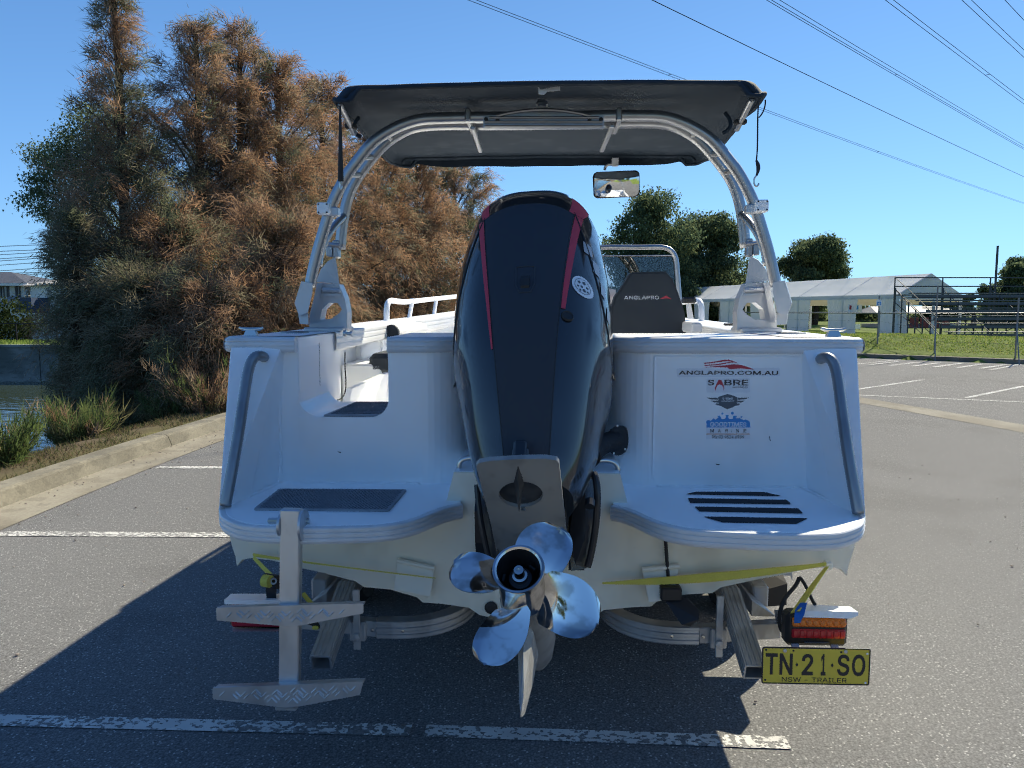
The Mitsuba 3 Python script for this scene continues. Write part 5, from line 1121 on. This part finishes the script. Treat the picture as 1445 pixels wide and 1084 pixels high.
# latch, drain, crest rail, flank decals
W0 = 1.02
lt = [(0, W0 + .055), (.032, W0 + .05), (.030, W0 - .03), (.018, W0 - .062), (-.018, W0 - .062), (-.030, W0 - .03), (-.032, W0 + .05)]
mp('latch_recess', [tube(np.array([[s, cowl_a(np.array([s]), w, .004)[0], w] for s, w in lt + lt[:1]]), .004, 6)], 'cowl_matte', parent=CWL)
mp('latch', hullpts([[s, cowl_a(np.array([s]), w, .004)[0] + o, w] for s in (-.014, .014) for w, o in ((W0 + .012, .0), (W0 - .045, .0), (W0 - .01, .008), (W0 - .04, .008))]), 'rubber', parent=CWL)
sw = (.136, .875); mp('side_port', [to_axis(lathe([(0, .002), (.016, .003), (.019, .006), (.022, .0)], 18), (sw[0], cowl_a(np.array([sw[0]]), sw[1], .001)[0], sw[1]), (.4, 1, 0))], 'rubber', parent=CWL)
cr = [(s, cowl_a(np.array([s]), 1.668 - 1.6 * s * s, .002)[0], 1.668 - 1.6 * s * s) for s in np.linspace(-.145, .145, 21)]
mp('crest_rail', tube(np.array(cr), .002 + .006 * np.sin(np.linspace(0, np.pi, 21)) ** .6, 10), 'cowl_matte', smooth=True, parent=CWL)
mp('crest_trim', tube(np.array(cr) + (0, .002, .006), .001 + .0035 * np.sin(np.linspace(0, np.pi, 21)) ** .6, 8), 'anodised', smooth=True, parent=CWL)
for i, (x0_, x1_, wa, wb) in enumerate(((.60, .50, 1.20, 1.26), (.50, .41, 1.13, 1.19), (.40, .32, 1.06, 1.12), (.29, .22, .99, 1.05))):
    for sd in (1,):
        q = np.array([[cowl_side(x, w, .0025) * [sd, 1, 1] for x in np.linspace(x0_, x1_, 5)] for w in np.linspace(wa, wb, 5)])
        mp('side_lettering', grid(q), 'silver_decal', parent=CWL)
# round club sticker on the starboard rear flank
sc = np.array([.189, 1.02]); G2 = []
for r in np.linspace(0, .043, 8): G2.append([(sc[0] + r * math.cos(t) * .82, cowl_a(np.array([sc[0] + r * math.cos(t) * .82]), sc[1] + r * math.sin(t), .0028)[0], sc[1] + r * math.sin(t)) for t in np.linspace(0, 2 * np.pi, 33)])
stk = mp('round_sticker', grid(np.array(G2)), 'print_white', smooth=True, parent=CWL, label='round white sticker with a dark ornament')
def dot(ds, dw, r, r2=None, n=12, m='print_grey'):
    ts = np.linspace(0, 2 * np.pi, n + 1); rs = [0, r] if r2 is None else [r, r2]
    mp('sticker_print', grid(np.array([[(sc[0] + (ds + q * math.cos(t)) * .82, cowl_a(np.array([sc[0] + (ds + q * math.cos(t)) * .82]), sc[1] + dw + q * math.sin(t), .0042)[0], sc[1] + dw + q * math.sin(t)) for t in ts] for q in rs])), m, parent=CWL)
dot(0, 0, .030, .032, 28)
for ds, dw, r in ((-.014, .012, .007), (.006, .016, .008), (.018, .002, .006), (-.018, -.006, .005), (-.004, -.004, .006), (.006, -.016, .008), (-.010, -.020, .005), (.02, -.014, .005)): dot(ds, dw, r, None, 5)
# midsection and leg
def loft(secs, n=40, ne=2.2):
    """sections (w, half width, aft, fore)"""
    t = np.linspace(0, 2 * np.pi, n + 1); P = []
    for w, h, aa, af in secs:
        c, s = np.cos(t), np.sin(t); P.append(np.stack([h * np.sign(c) * np.abs(c) ** (2 / ne), (aa + af) / 2 + (aa - af) / 2 * np.sign(s) * np.abs(s) ** (2 / ne), np.full(n + 1, w)], 1))
    return grid(np.array(P))
mp('midsection', loft([(.335, .10, -.20, -.62), (.36, .11, -.18, -.60), (.42, .125, -.15, -.58), (.52, .15, -.12, -.58)]), 'leg_black', smooth=True)
mp('lower_leg', loft([(.0, .03, -.24, -.60), (.06, .045, -.26, -.62), (.16, .052, -.31, -.62), (.28, .058, -.37, -.62), (.34, .06, -.40, -.62)]), 'plate_grey', smooth=True)
# anti ventilation plate seen from below, with its oval opening and fin
def plate_px(pts, w): 
    """sight lines of the photograph met with the plane w of the motor"""
    out = []
    n = MW
    for px, py in pts:
        o = np.array([-U0, 0, EYE]); d = BS(px, py, v=1.0) - o; k = ((MO + w * MW - o) @ n) / (d @ n); q = o + d * k - MO
        out.append((q @ MS, q @ MA))
    return out
WPL = .318
ol = plate_px([(672, 657), (676, 652.5), (692, 649.5), (735, 647), (770, 646.5), (786, 649), (789, 653), (796, 720), (801, 768), (803, 790), (790, 800), (712, 800), (703, 790), (693, 740)], WPL)
oc = plate_px([(735 + 31 * math.cos(t), 697 + 18 * math.sin(t)) for t in np.linspace(0, 6.28, 40)[:-1]], WPL)
pl = Polygon(ol).buffer(0).buffer(-.006).buffer(.006)
av = mp('anti_ventilation_plate', prism(pl.difference(Polygon(oc)), .014, (0, 0, WPL - .002)), 'plate_grey', label='grey anti ventilation plate with an oval recess')
mp('recess_floor', prism(Polygon(oc).buffer(.004), .004, (0, 0, WPL + .010)), 'leg_black', parent=av)
tf = plate_px([(731, 656), (727, 672), (725, 681), (732, 704), (740, 681), (736, 672)], WPL); tf = np.array(tf)
ctr = tf[[0, 3]]
mp('fin', hullpts([(ctr[0][0], ctr[0][1], WPL - .002), *[(p[0], p[1], WPL - .002) for p in tf[1:]], (ctr[1][0], ctr[1][1] - .02, WPL - .035), (tf[2][0] * .5 + tf[4][0] * .5, tf[2][1], WPL - .03)]), 'leg_black', parent=av)
bt = plate_px([(739, 716)], WPL)[0]; mp('fin_bolt', to_axis(lathe([(0, .008), (.008, .006), (.008, 0)], 12), (bt[0], bt[1], WPL - .002), (0, 0, -1)), 'steel', parent=av)
# small cover and cleat above the plate
cvp = plate_px([(735, 640)], .42)[0]
mp('flush_fitting', [bbox((cvp[0], cvp[1] - .005, .40), (.050, .05, .06), .006), bbox((cvp[0] - .002, cvp[1] - .003, .442), (.042, .04, .04), .008), bbox((cvp[0], cvp[1] + .021, .42), (.034, .008, .05), .003)], 'leg_black', smooth=30)
# gearcase, skeg
mp('gearcase', to_axis(lathe([(.060, -.13), (.068, -.18), (.072, -.30), (.068, -.45), (.052, -.58), (.030, -.66), (.0, -.70)], 40), (0, 0, 0), (0, 1, 0)), 'plate_grey', smooth=True)
sk = Polygon([(-.20, -.05), (-.20, -.12), (-.185, -.19), (-.155, -.25), (-.140, -.295), (-.17, -.303), (-.24, -.275), (-.34, -.20), (-.44, -.05)]).buffer(.008)
sp_ = []
for s_, k_ in ((-.014, .0), (0, 1), (.014, 0)):
    pass
def fin_solid(poly, thick):
    c = np.array(poly.exterior.coords)[:-1]; n = len(c); cc = np.array(poly.buffer(-.035).exterior.coords)[:-1]
    pts = [(0.001, a, w) for a, w in c] + [(-.001, a, w) for a, w in c]
    for a, w in cc:
        th_ = thick * np.clip(1 - (-.05 - w) / .32, .25, 1); pts += [(th_, a, w), (-th_, a, w)]
    return hullpts(pts)
mp('skeg', fin_solid(sk, .024), 'plate_grey')
mp('skeg_tip', hullpts([(s, a, w) for s, a, w in ((.006, -.146, -.262), (-.006, -.146, -.262), (.001, -.128, -.310), (-.001, -.165, -.314), (.005, -.18, -.29))]), 'galvanised', label='worn bare metal tip of the skeg')
# propeller
PR = thing('propeller', 'polished four blade steel propeller at the stern of the black outboard', 'propeller')
def pp(name, m, material, smooth=False, **k): return part(PR, name, m, material, motorf, smooth, **k)
hub = to_axis(lathe([(.056, .0), (.0605, .004), (.066, .004), (.0675, .0), (.066, -.006), (.063, -.03), (.061, -.08), (.064, -.16), (.066, -.20), (.060, -.21)], 56), (0, 0, 0), (0, 1, 0))
pp('hub', hub, 'prop_steel', smooth=40)
pp('hub_bore', to_axis(lathe([(.0605, .0035), (.0585, -.01), (.056, -.06), (.055, -.15), (.0, -.15)], 48), (0, 0, 0), (0, 1, 0)), 'leg_black', smooth=30)
pp('inner_hub', to_axis(lathe([(.035, -.15), (.034, -.06), (.030, -.052), (.022, -.05), (0, -.05)], 32), (0, 0, 0), (0, 1, 0)), 'black_plastic', smooth=30)
pp('prop_nut', to_axis(lathe([(.020, -.055), (.020, -.034), (.014, -.032), (.0125, -.02), (.0125, -.005), (.006, -.004), (.005, -.012), (0, -.012)], 20), (0, 0, 0), (0, 1, 0)), 'steel', smooth=30)
for ang in (50, 170, 290): pp('hub_spoke', bbox((.046 * math.cos(math.radians(ang)), -.10, .046 * math.sin(math.radians(ang))), (.006, .07, .02), 0, rot((0, 1, 0), -ang)), 'leg_black')
def blade(ang):
    nr, nc = 22, 26; top_, botm = np.zeros((nr, nc, 3)), np.zeros((nr, nc, 3)); R0, R1 = .058, .216
    for i, q in enumerate(np.linspace(0, 1, nr)):
        r = R0 + (R1 - R0) * (1 - (1 - q) ** 1.25)
        half = .084 * math.sqrt(max(0, 1 - max(0, (q - .30) / .70) ** 2.6)) * (.70 + .45 * math.sin(math.pi * min(1, q * 1.05 + .12) * .62)) + .002
        skew = -.010 - .030 * q ** 2
        for j, c in enumerate(np.linspace(-1, 1, nc)):
            arc_ = (c * half + skew); th_ = arc_ / max(r, .085) * (.9)
            th_ *= .86
            ax = -.115 + .066 * th_ + .010 * c * c * q - .022 * (q ** 1.3) + .02 * (c < -.6) * (-.6 - c) * q
            tk = .0042 * (1 - c * c) * (1.15 - q) + .0011
            t = math.radians(ang) + th_
            for arr, sgn in ((top_, 1), (botm, -1)): arr[i, j] = (r * math.cos(t), ax + sgn * tk, r * math.sin(t))
    a, b = grid(top_), grid(botm); rim = np.concatenate([np.stack([top_[:, 0], botm[:, 0]], 1), np.stack([top_[-1, 1:], botm[-1, 1:]], 1), np.stack([top_[::-1, -1][1:], botm[::-1, -1][1:]], 1)])
    return trimesh.util.concatenate([a, b, grid(rim)])
for ang in (70, 164, 252, 344): pp('blade', blade(ang), 'prop_steel', smooth=50)
# transom bracket in the boat frame
for s in (-1, 1):
    br = part(OM, 'clamp_bracket', hullpts([(s * .165 - .02 + a, v, z) for a in (-.028, .028) for v, z in ((2.735, .70), (2.735, .98), (2.66, .95), (2.60, .90), (2.62, .78), (2.70, .66))]), 'leg_black', boatf)
    part(OM, 'bracket_bolt', [to_axis(lathe([(0, .014), (.011, .012), (.011, 0)], 6), (s * .165 - .02, 2.655, z), (0, -1, 0)) for z in (.72, .90)], 'galvanised', boatf)
part(OM, 'swivel_bracket', hullpts([(a, v, z) for a, v, z in ((-.13, 2.72, 1.05), (.13, 2.72, 1.05), (-.12, 2.60, .98), (.12, 2.60, .98), (-.10, 2.58, .80), (.10, 2.58, .80), (-.10, 2.72, .72), (.10, 2.72, .72), (-.1, 2.85, 1.1), (.1, 2.85, 1.1))]), 'leg_black', boatf)
part(OM, 'tilt_tube', rod((-.21, 2.74, 1.02), (.19, 2.74, 1.02), .028, 16), 'galvanised', boatf, True)
part(OM, 'trim_ram', [rod((-.04, 2.70, .74), mpt((-.04, -.52, .42)), .022, 12)], 'leg_black', boatf, True)
part(OM, 'side_shroud', [hullpts([BS(x, y, v=v) for x, y, v in ((812, 690, 2.50), (826, 676, 2.49), (826, 760, 2.47), (812, 796, 2.48), (803, 760, 2.50), (842, 676, 2.62), (846, 715, 2.62), (838, 770, 2.60), (828, 802, 2.58), (806, 806, 2.60), (812, 690, 2.66))]), tube(spline([BS(838, 668, v=2.55), BS(843, 700, v=2.52), BS(838, 760, v=2.52), BS(829, 800, v=2.52)], 20), .012, 10), rod(BS(833, 706, v=2.49), BS(832, 715, v=2.47), .016, 12)], 'leg_black', boatf)
part(OM, 'side_shroud', [hullpts([BS(x, y, v=v) for x, y, v in ((672, 688, 2.60), (678, 682, 2.56), (700, 720, 2.48), (704, 800, 2.48), (692, 792, 2.54), (681, 745, 2.60), (700, 720, 2.66), (704, 800, 2.66))]), tube(spline([BS(673, 684, v=2.55), BS(678, 730, v=2.53), BS(690, 788, v=2.52)], 20), .010, 10)], 'leg_black', boatf)

# ------------------------------------------------------------------ trailer
TRL = thing('boat_trailer', 'aluminium boat trailer under the white boat with skids, lamps and wheels', 'trailer')
def tpz(name, m, material, smooth=False, label=None, parent=None, **k): return part(parent or TRL, name, m, material, boatf, smooth, label, **k)
def hollow_beam(a, b, w, h, wall=.005, ribs=True):
    """open-ended box section, ribbed on its top face"""
    a, b = np.asarray(a, float), np.asarray(b, float); d = (b - a) / np.linalg.norm(b - a); x = np.cross(d, (0, 0, 1)); x /= np.linalg.norm(x); y = np.cross(x, d)
    ms = []
    for o in (-1, 1):
        ms.append(beam(a + x * o * (w / 2 - wall / 2), b + x * o * (w / 2 - wall / 2), wall, h, up=y)); ms.append(beam(a + y * o * (h / 2 - wall / 2), b + y * o * (h / 2 - wall / 2), w - 2 * wall, wall, up=y))
    if ribs:
        for o in (-.36, -.12, .12, .36): ms.append(beam(a + x * o * w + y * (h / 2 + .0015), b + x * o * w + y * (h / 2 + .0015), w * .10, .004, up=y, bev=.001))
        for s in (-1, 1):
            for o in (-.3, .0, .3): ms.append(beam(a + x * s * (w / 2 + .0015) + y * o * h, b + x * s * (w / 2 + .0015) + y * o * h, .004, h * .14, up=y, bev=.001))
    return ms
for s in (-1, 1):
    e = BS(767 + 298, 949, v=2.50); f_ = BS(767 + 262, 838, v=2.86)
    e[0] *= s; f_[0] *= s; g_ = f_ + (0, 1.9, .02)
    tpz('skid', hollow_beam(e, f_, .070, .058), 'trailer_alu'); tpz('skid_rail', hollow_beam(f_ + (0, .002, -.004), g_, .068, .056), 'trailer_alu')
    # curved rear cross member running forward at the keel
    cz = .395
    path = [(.86, 2.80), (.60, 2.785), (.52, 2.785), (.44, 2.80), (.36, 2.85), (.30, 2.94), (.27, 3.08), (.26, 3.4), (.26, 5.5)]
    cv = spline([(s * a, b, cz) for a, b in path[1:]], 40)[:, :2]
    prf = [(-.025, -.035), (.022, -.035), (.027, -.030), (.027, -.018), (.022, -.015), (.022, -.006), (.027, -.003), (.027, .008), (.022, .011), (.022, .020), (.027, .023), (.027, .032), (.022, .036), (-.025, .036), (-.025, -.035)]
    tpz('cross_member', sweep(cv, prf, cz, side=1 if s < 0 else -1), 'trailer_alu', smooth=40)
    for u in (.50, .615): tpz('member_screw', to_axis(lathe([(0, .005), (.006, .004), (.006, 0)], 10), (s * u, 2.758, cz), (0, -1, 0)), 'steel')
    tpz('stub_member', beam((s * .60, 2.785, cz), (s * .90, 2.80, cz + .02), .045, .06, bev=.003), 'galvanised')
    tpz('adjuster', [beam((s * .668, 2.735, .33), (s * .668, 2.735, .56), .026, .012, up=(0, 1, 0), bev=.002), bbox((s * .668, 2.755, cz), (.06, .03, .075), .004)], 'galvanised')
    tpz('adjuster_bolt', to_axis(lathe([(0, .014), (.016, .012), (.016, 0)], 6), (s * .668, 2.725, cz - .012), (0, -1, 0)), 'galvanised')
    tpz('side_rail', beam((s * .86, 2.90, .495), (s * .84, 7.0, .53), .06, .085, bev=.006), 'galvanised')
    tpz('gusset', hullpts([(s * .80, 2.80, .46), (s * .89, 2.80, .46), (s * .80, 2.80, .52), (s * .80, 3.0, .46), (s * .80, 3.0, .52)]), 'galvanised')
    for v in (4.08, 4.82):
        wh = tpz('wheel', to_axis(lathe([(.17, -.09), (.24, -.10), (.30, -.095), (.325, -.07), (.33, 0), (.325, .07), (.30, .095), (.24, .10), (.17, .09)], 36), (s * 1.02, v, .33), (1, 0, 0)), 'rubber', smooth=30)
        tpz('rim', to_axis(lathe([(.0, .02), (.06, .03), (.07, .05), (.16, .04), (.175, .09), (.175, -.09), (.0, -.09)], 24), (s * 1.02, v, .33), (s, 0, 0)), 'galvanised', parent=wh)
    arc_g = [(3.59, .34), (3.595, .46), (3.62, .58), (3.70, .68), (3.85, .73), (5.05, .73), (5.2, .68), (5.29, .56), (5.3, .34)]
    tpz('mudguard', grid(np.array([[(s * .86, v, z), (s * 1.19, v, z), (s * 1.20, v, z - .03)] for v, z in arc_g])), 'galvanised')
tpz('axle', rod((-.98, 4.45, .33), (.98, 4.45, .33), .03), 'galvanised')
tpz('drawbar', beam((0, 6.5, .5), (0, 10.2, .48), .08, .12), 'galvanised')
tpz('step_guard', [hullpts([(a, v, z) for a, v, z in ((.95, 3.22, .40), (1.06, 3.22, .435), (.95, 3.58, .44), (1.09, 3.58, .47), (.95, 3.22, .33), (1.06, 3.22, .34), (.95, 3.58, .36), (1.09, 3.58, .36))])], 'black_plastic')
# starboard lamp, plate; port lamp
def lampset(cx0, cx1, y0, y1, v, name, side):
    a, b = BS(cx0, y1, v=v), BS(cx1, y0, v=v); c, w, h = (a + b) / 2, b[0] - a[0], b[2] - a[2]
    k = tpz(name, bbox((c[0], c[1] + .035, c[2]), (w, .06, h), .012), 'black_plastic', label=f'{side} rear lamp cluster with amber and red lens')
    return k, c, w, h
k, c, w, h = lampset(1109, 1199, 868, 913, 2.52, 'tail_lamp', 'starboard')
lw = w * .86
tpz('amber_lens', [bbox((c[0] + w * .02, c[1] + .004, c[2] + h * .25), (lw, .012, h * .27), .004)] + [to_axis(lathe([(0, .006), (.008, .0045), (.0125, 0)], 14), (c[0] + w * .02 - lw / 2 + lw * (i + .5) / 8, c[1] - .0015, c[2] + h * .25), (0, -1, 0)) for i in range(8)], 'amber_lens', parent=k)
tpz('red_lens', [bbox((c[0] + w * .02, c[1] + .004, c[2] - h * .09), (lw, .012, h * .27), .004)] + [bbox((c[0] + w * .02 - lw / 2 + lw * (i + .5) / 8, c[1] - .0025, c[2] - h * .09), (lw / 11, .006, h * .22), .002) for i in range(8)], 'red_lens', parent=k)
tpz('base_line', bbox((c[0], c[1] + .003, c[2] - h * .36), (w * .4, .004, .003)), 'print_grey', parent=k)
bk_ = tpz('lamp_bracket', hullpts([BS(1135, 853, v=2.62), BS(1200, 856, v=2.62), BS(1211, 864, v=2.46), BS(1128, 862, v=2.46), BS(1128, 871, v=2.46), BS(1200, 873, v=2.46), BS(1211, 869, v=2.46), BS(1135, 862, v=2.62), BS(1200, 864, v=2.62)]), 'white_paint', label='white lamp bracket above the starboard lamp')
tpz('lamp_arm', beam((.90, 2.80, .46), (c[0], 2.62, c[2] + .01), .03, .05), 'galvanised')
for o in (-.07, .06): tpz('plate_hanger', hullpts([(c[0] + o + a, c[1] + b, z) for a in (-.012, .012) for b, z in ((.03, c[2] - h * .4), (.012, c[2] - h * .4), (-.035, c[2] - h * .78), (-.03, c[2] - h * .78))]), 'galvanised')
tpz('lamp_wire', [tube(spline([BS(1128, 815, v=2.72), BS(1134, 822, v=2.70), BS(1142, 838, v=2.66), BS(1150, 853, v=2.60)], 14), .006, 6), tube(spline([BS(1128, 815, v=2.72), BS(1118, 832, v=2.70), BS(1105, 850, v=2.66), BS(1100, 880, v=2.64), BS(1106, 893, v=2.60), BS(1112, 885, v=2.58)], 18), .007, 6)], 'rubber')
q = np.array([BS(*p, v=2.47) for p in ((1075.5, 912.5), (1228.5, 915), (1226, 967), (1074, 964))])
pc = q.mean(0); X = (q[1] + q[2] - q[0] - q[3]) / 2; pwid = np.linalg.norm(X); X /= pwid; Y_ = (q[0] + q[1] - q[2] - q[3]) / 2; Y_ = Y_ - X * (Y_ @ X); phei = np.linalg.norm(Y_); Y_ /= phei
Pq = rpoly([(-pwid / 2, -phei / 2), (pwid / 2, -phei / 2), (pwid / 2, phei / 2), (-pwid / 2, phei / 2)], .008)
npk = tpz('number_plate', prism(Pq.buffer(-.0015), .002, pc, X, Y_), 'plate_yellow', label='yellow plate reading TN 21 SO, NSW TRAILER')
N_ = np.cross(X, Y_)
tpz('rim', prism(Pq.difference(Pq.buffer(-.004)), .0034, pc, X, Y_), 'print_black', parent=npk)
def onplate(fx, fy): return pc + X * (fx - .5) * pwid + Y_ * (.5 - fy) * phei + N_ * .0021
for ch, x0, x1 in (('T', .035, .145), ('N', .165, .285), ('2', .372, .475), ('1', .548, .592), ('S', .700, .810), ('O', .835, .955)):
    tpz('character', text(ch, (x1 - x0) * pwid, .58 * phei, .0012, True, onplate((x0 + x1) / 2, .46), X, Y_), 'print_black', parent=npk)
for x in (.325, .652): tpz('character', prism(Polygon([(-.0042, 0), (0, -.007), (.0042, 0), (0, .007)]), .0012, onplate(x, .47), X, Y_), 'print_black', parent=npk)
tpz('character', text('NSW - TRAILER', .60 * pwid, .125 * phei, .0010, False, onplate(.49, .875), X, Y_), 'print_black', parent=npk)
for fx, fy in ((.035, .08), (.97, .14), (.035, .90), (.965, .93), (.29, .09), (.73, .11)): tpz('plate_hole', to_axis(lathe([(0, .0012), (.0035, .001), (.0035, 0)], 10), onplate(fx, fy), N_), 'print_white' if fx > .9 else 'print_black', parent=npk)
for fx in (.21, .77): tpz('plate_screw', to_axis(lathe([(0, .004), (.006, .003), (.006, 0)], 12), onplate(fx, .09), N_), 'galvanised', parent=npk)
k, c, w, h = lampset(322, 400, 851, 888, 2.56, 'tail_lamp', 'port')
tpz('amber_lens', bbox((c[0], c[1] + .004, c[2] + h * .24), (w * .88, .012, h * .3), .004), 'amber_lens', parent=k)
tpz('red_lens', bbox((c[0], c[1] + .004, c[2] - h * .22), (w * .88, .012, h * .36), .004), 'red_lens', parent=k)
tpz('lamp_bracket', hullpts([BS(326, 838, v=2.66), BS(425, 838, v=2.66), BS(316, 847, v=2.50), BS(425, 847, v=2.50), BS(317, 853, v=2.50), BS(425, 853, v=2.50), BS(326, 845, v=2.66)]), 'white_paint', label='white lamp bracket above the port lamp')
tpz('lamp_shelf', hullpts([BS(328, 884, v=2.62), BS(425, 884, v=2.62), BS(328, 891, v=2.50), BS(425, 891, v=2.50)]), 'galvanised')
tpz('lamp_arm', beam((-.90, 2.80, .46), (c[0] + .05, 2.64, c[2] + .0), .03, .05), 'galvanised')

# ------------------------------------------------------------------ tie-down straps
def ribbon(pts, w0, th=.0025, side=(0, 0, 1)):
    p = spline(pts, 30) if len(pts) > 2 else np.linspace(pts[0], pts[1], 12); t = np.gradient(p, axis=0); t /= np.linalg.norm(t, axis=1, keepdims=True)
    w_ = np.interp(np.linspace(0, 1, len(p)), np.linspace(0, 1, len(np.atleast_1d(w0))), np.atleast_1d(w0)) if np.ndim(w0) else np.full(len(p), w0)
    s = np.asarray(side, float) - t * (t @ np.asarray(side, float))[:, None]; s /= np.linalg.norm(s, axis=1, keepdims=True); n = np.cross(t, s)
    c = [p + s * w_[:, None] / 2 + n * th / 2, p - s * w_[:, None] / 2 + n * th / 2, p - s * w_[:, None] / 2 - n * th / 2, p + s * w_[:, None] / 2 - n * th / 2, p + s * w_[:, None] / 2 + n * th / 2]
    return grid(np.stack(c, 1))
k = thing('tie_down', 'wide yellow tie down strap across the transom right of the propeller, with a blue end', 'strap')
part(k, 'webbing', ribbon([BS(850, 823, v=2.69), BS(1000, 815, v=2.69), BS(1166, 796, v=2.68)], [.006, .026, .034, .026, .012]), 'yellow_strap', boatf)
part(k, 'lower_webbing', ribbon([BS(1167, 800, v=2.67), BS(1142, 834, v=2.55), BS(1122, 864, v=2.44)], [.016, .030, .034], side=(1, 0, .6)), 'yellow_strap', boatf)
part(k, 'blue_tail', ribbon([BS(1134, 851, v=2.47), BS(1128, 866, v=2.435), BS(1125, 879, v=2.435)], [.022, .030, .020], side=(1, 0, .3)), 'blue_strap', boatf)
part(k, 'chine_hook', bbox(BS(1168, 797, v=2.70), (.03, .03, .03), .006), 'cream_paint', boatf)
k = thing('tie_down', 'thin yellow tie down strap on the left half of the transom', 'strap')
part(k, 'webbing', ribbon([BS(357, 783, v=2.70), BS(420, 792, v=2.69), BS(615, 816, v=2.69)], [.012, .005, .003]), 'yellow_strap', boatf)
part(k, 'lower_webbing', ribbon([BS(358, 787, v=2.69), BS(384, 814, v=2.60)], [.012, .016], side=(1, 0, .6)), 'yellow_strap', boatf)
k = thing('ratchet', 'black ratchet buckle with a coil of yellow strap left of the ladder', 'ratchet')
part(k, 'handle', [hullpts([BS(x, y, v=v) for v in (2.55, 2.62) for x, y in ((373, 815), (392, 815), (389, 850), (377, 850))])], 'black_plastic', boatf)
part(k, 'drum', to_axis(lathe([(0, -.03), (.024, -.03), (.024, .03), (0, .03)], 20), BS(384, 820, v=2.56), (.9, -.3, 0)), 'black_plastic', boatf)
part(k, 'coil', to_axis(lathe([(0, -.014), (.021, -.014), (.021, .014), (0, .014)], 20), BS(377, 820, v=2.53), (.9, -.3, 0)), 'yellow_strap', boatf)
part(k, 'wheel_face', to_axis(lathe([(.006, .002), (.012, .003), (.012, 0)], 20), BS(386, 820, v=2.53), (.2, -.95, 0)), 'silver_decal', boatf)
k = thing('strap_bundle', 'knot of black and yellow strap hanging beside the left trailer skid', 'strap')
part(k, 'webbing', [tube(spline([BS(424, 870, v=2.7), BS(434, 876, v=2.68), BS(444, 880, v=2.66), BS(447, 886, v=2.66)], 12), .012, 8)], 'rubber', boatf)
part(k, 'tail', tube(spline([BS(428, 838, v=2.72), BS(436, 848, v=2.7), BS(444, 857, v=2.68)], 10), .009, 6), 'yellow_strap', boatf)
part(k, 'tag', bbox(BS(445, 886, v=2.64), (.022, .012, .012), .003), 'yellow_strap', boatf)

# grit and leaf litter lying on the asphalt
k = thing('litter', 'small pale stones and dry leaf bits scattered on the asphalt', 'litter', kind='stuff')
ms = []
r_ = np.random.default_rng(5)
for i in range(420):
    x, y = (r_.uniform(-3.6, 5), r_.uniform(2.6, 12)) if i < 260 else (kerb_x(0) + r_.uniform(.35, 1.6), r_.uniform(5, 14))
    if i >= 260: x = float(kerb_x(y)) + r_.exponential(.25) + .02
    m_ = trimesh.creation.icosphere(1); m_.apply_scale(r_.uniform(.004, .011) * np.array([1, r_.uniform(.5, 1), .45])); m_.apply_transform(trimesh.transformations.rotation_matrix(r_.uniform(0, 6), (0, 0, 1))); m_.apply_translation((x, y, .008)); ms.append(m_)
put(k, ms, 'stone', smooth=40)
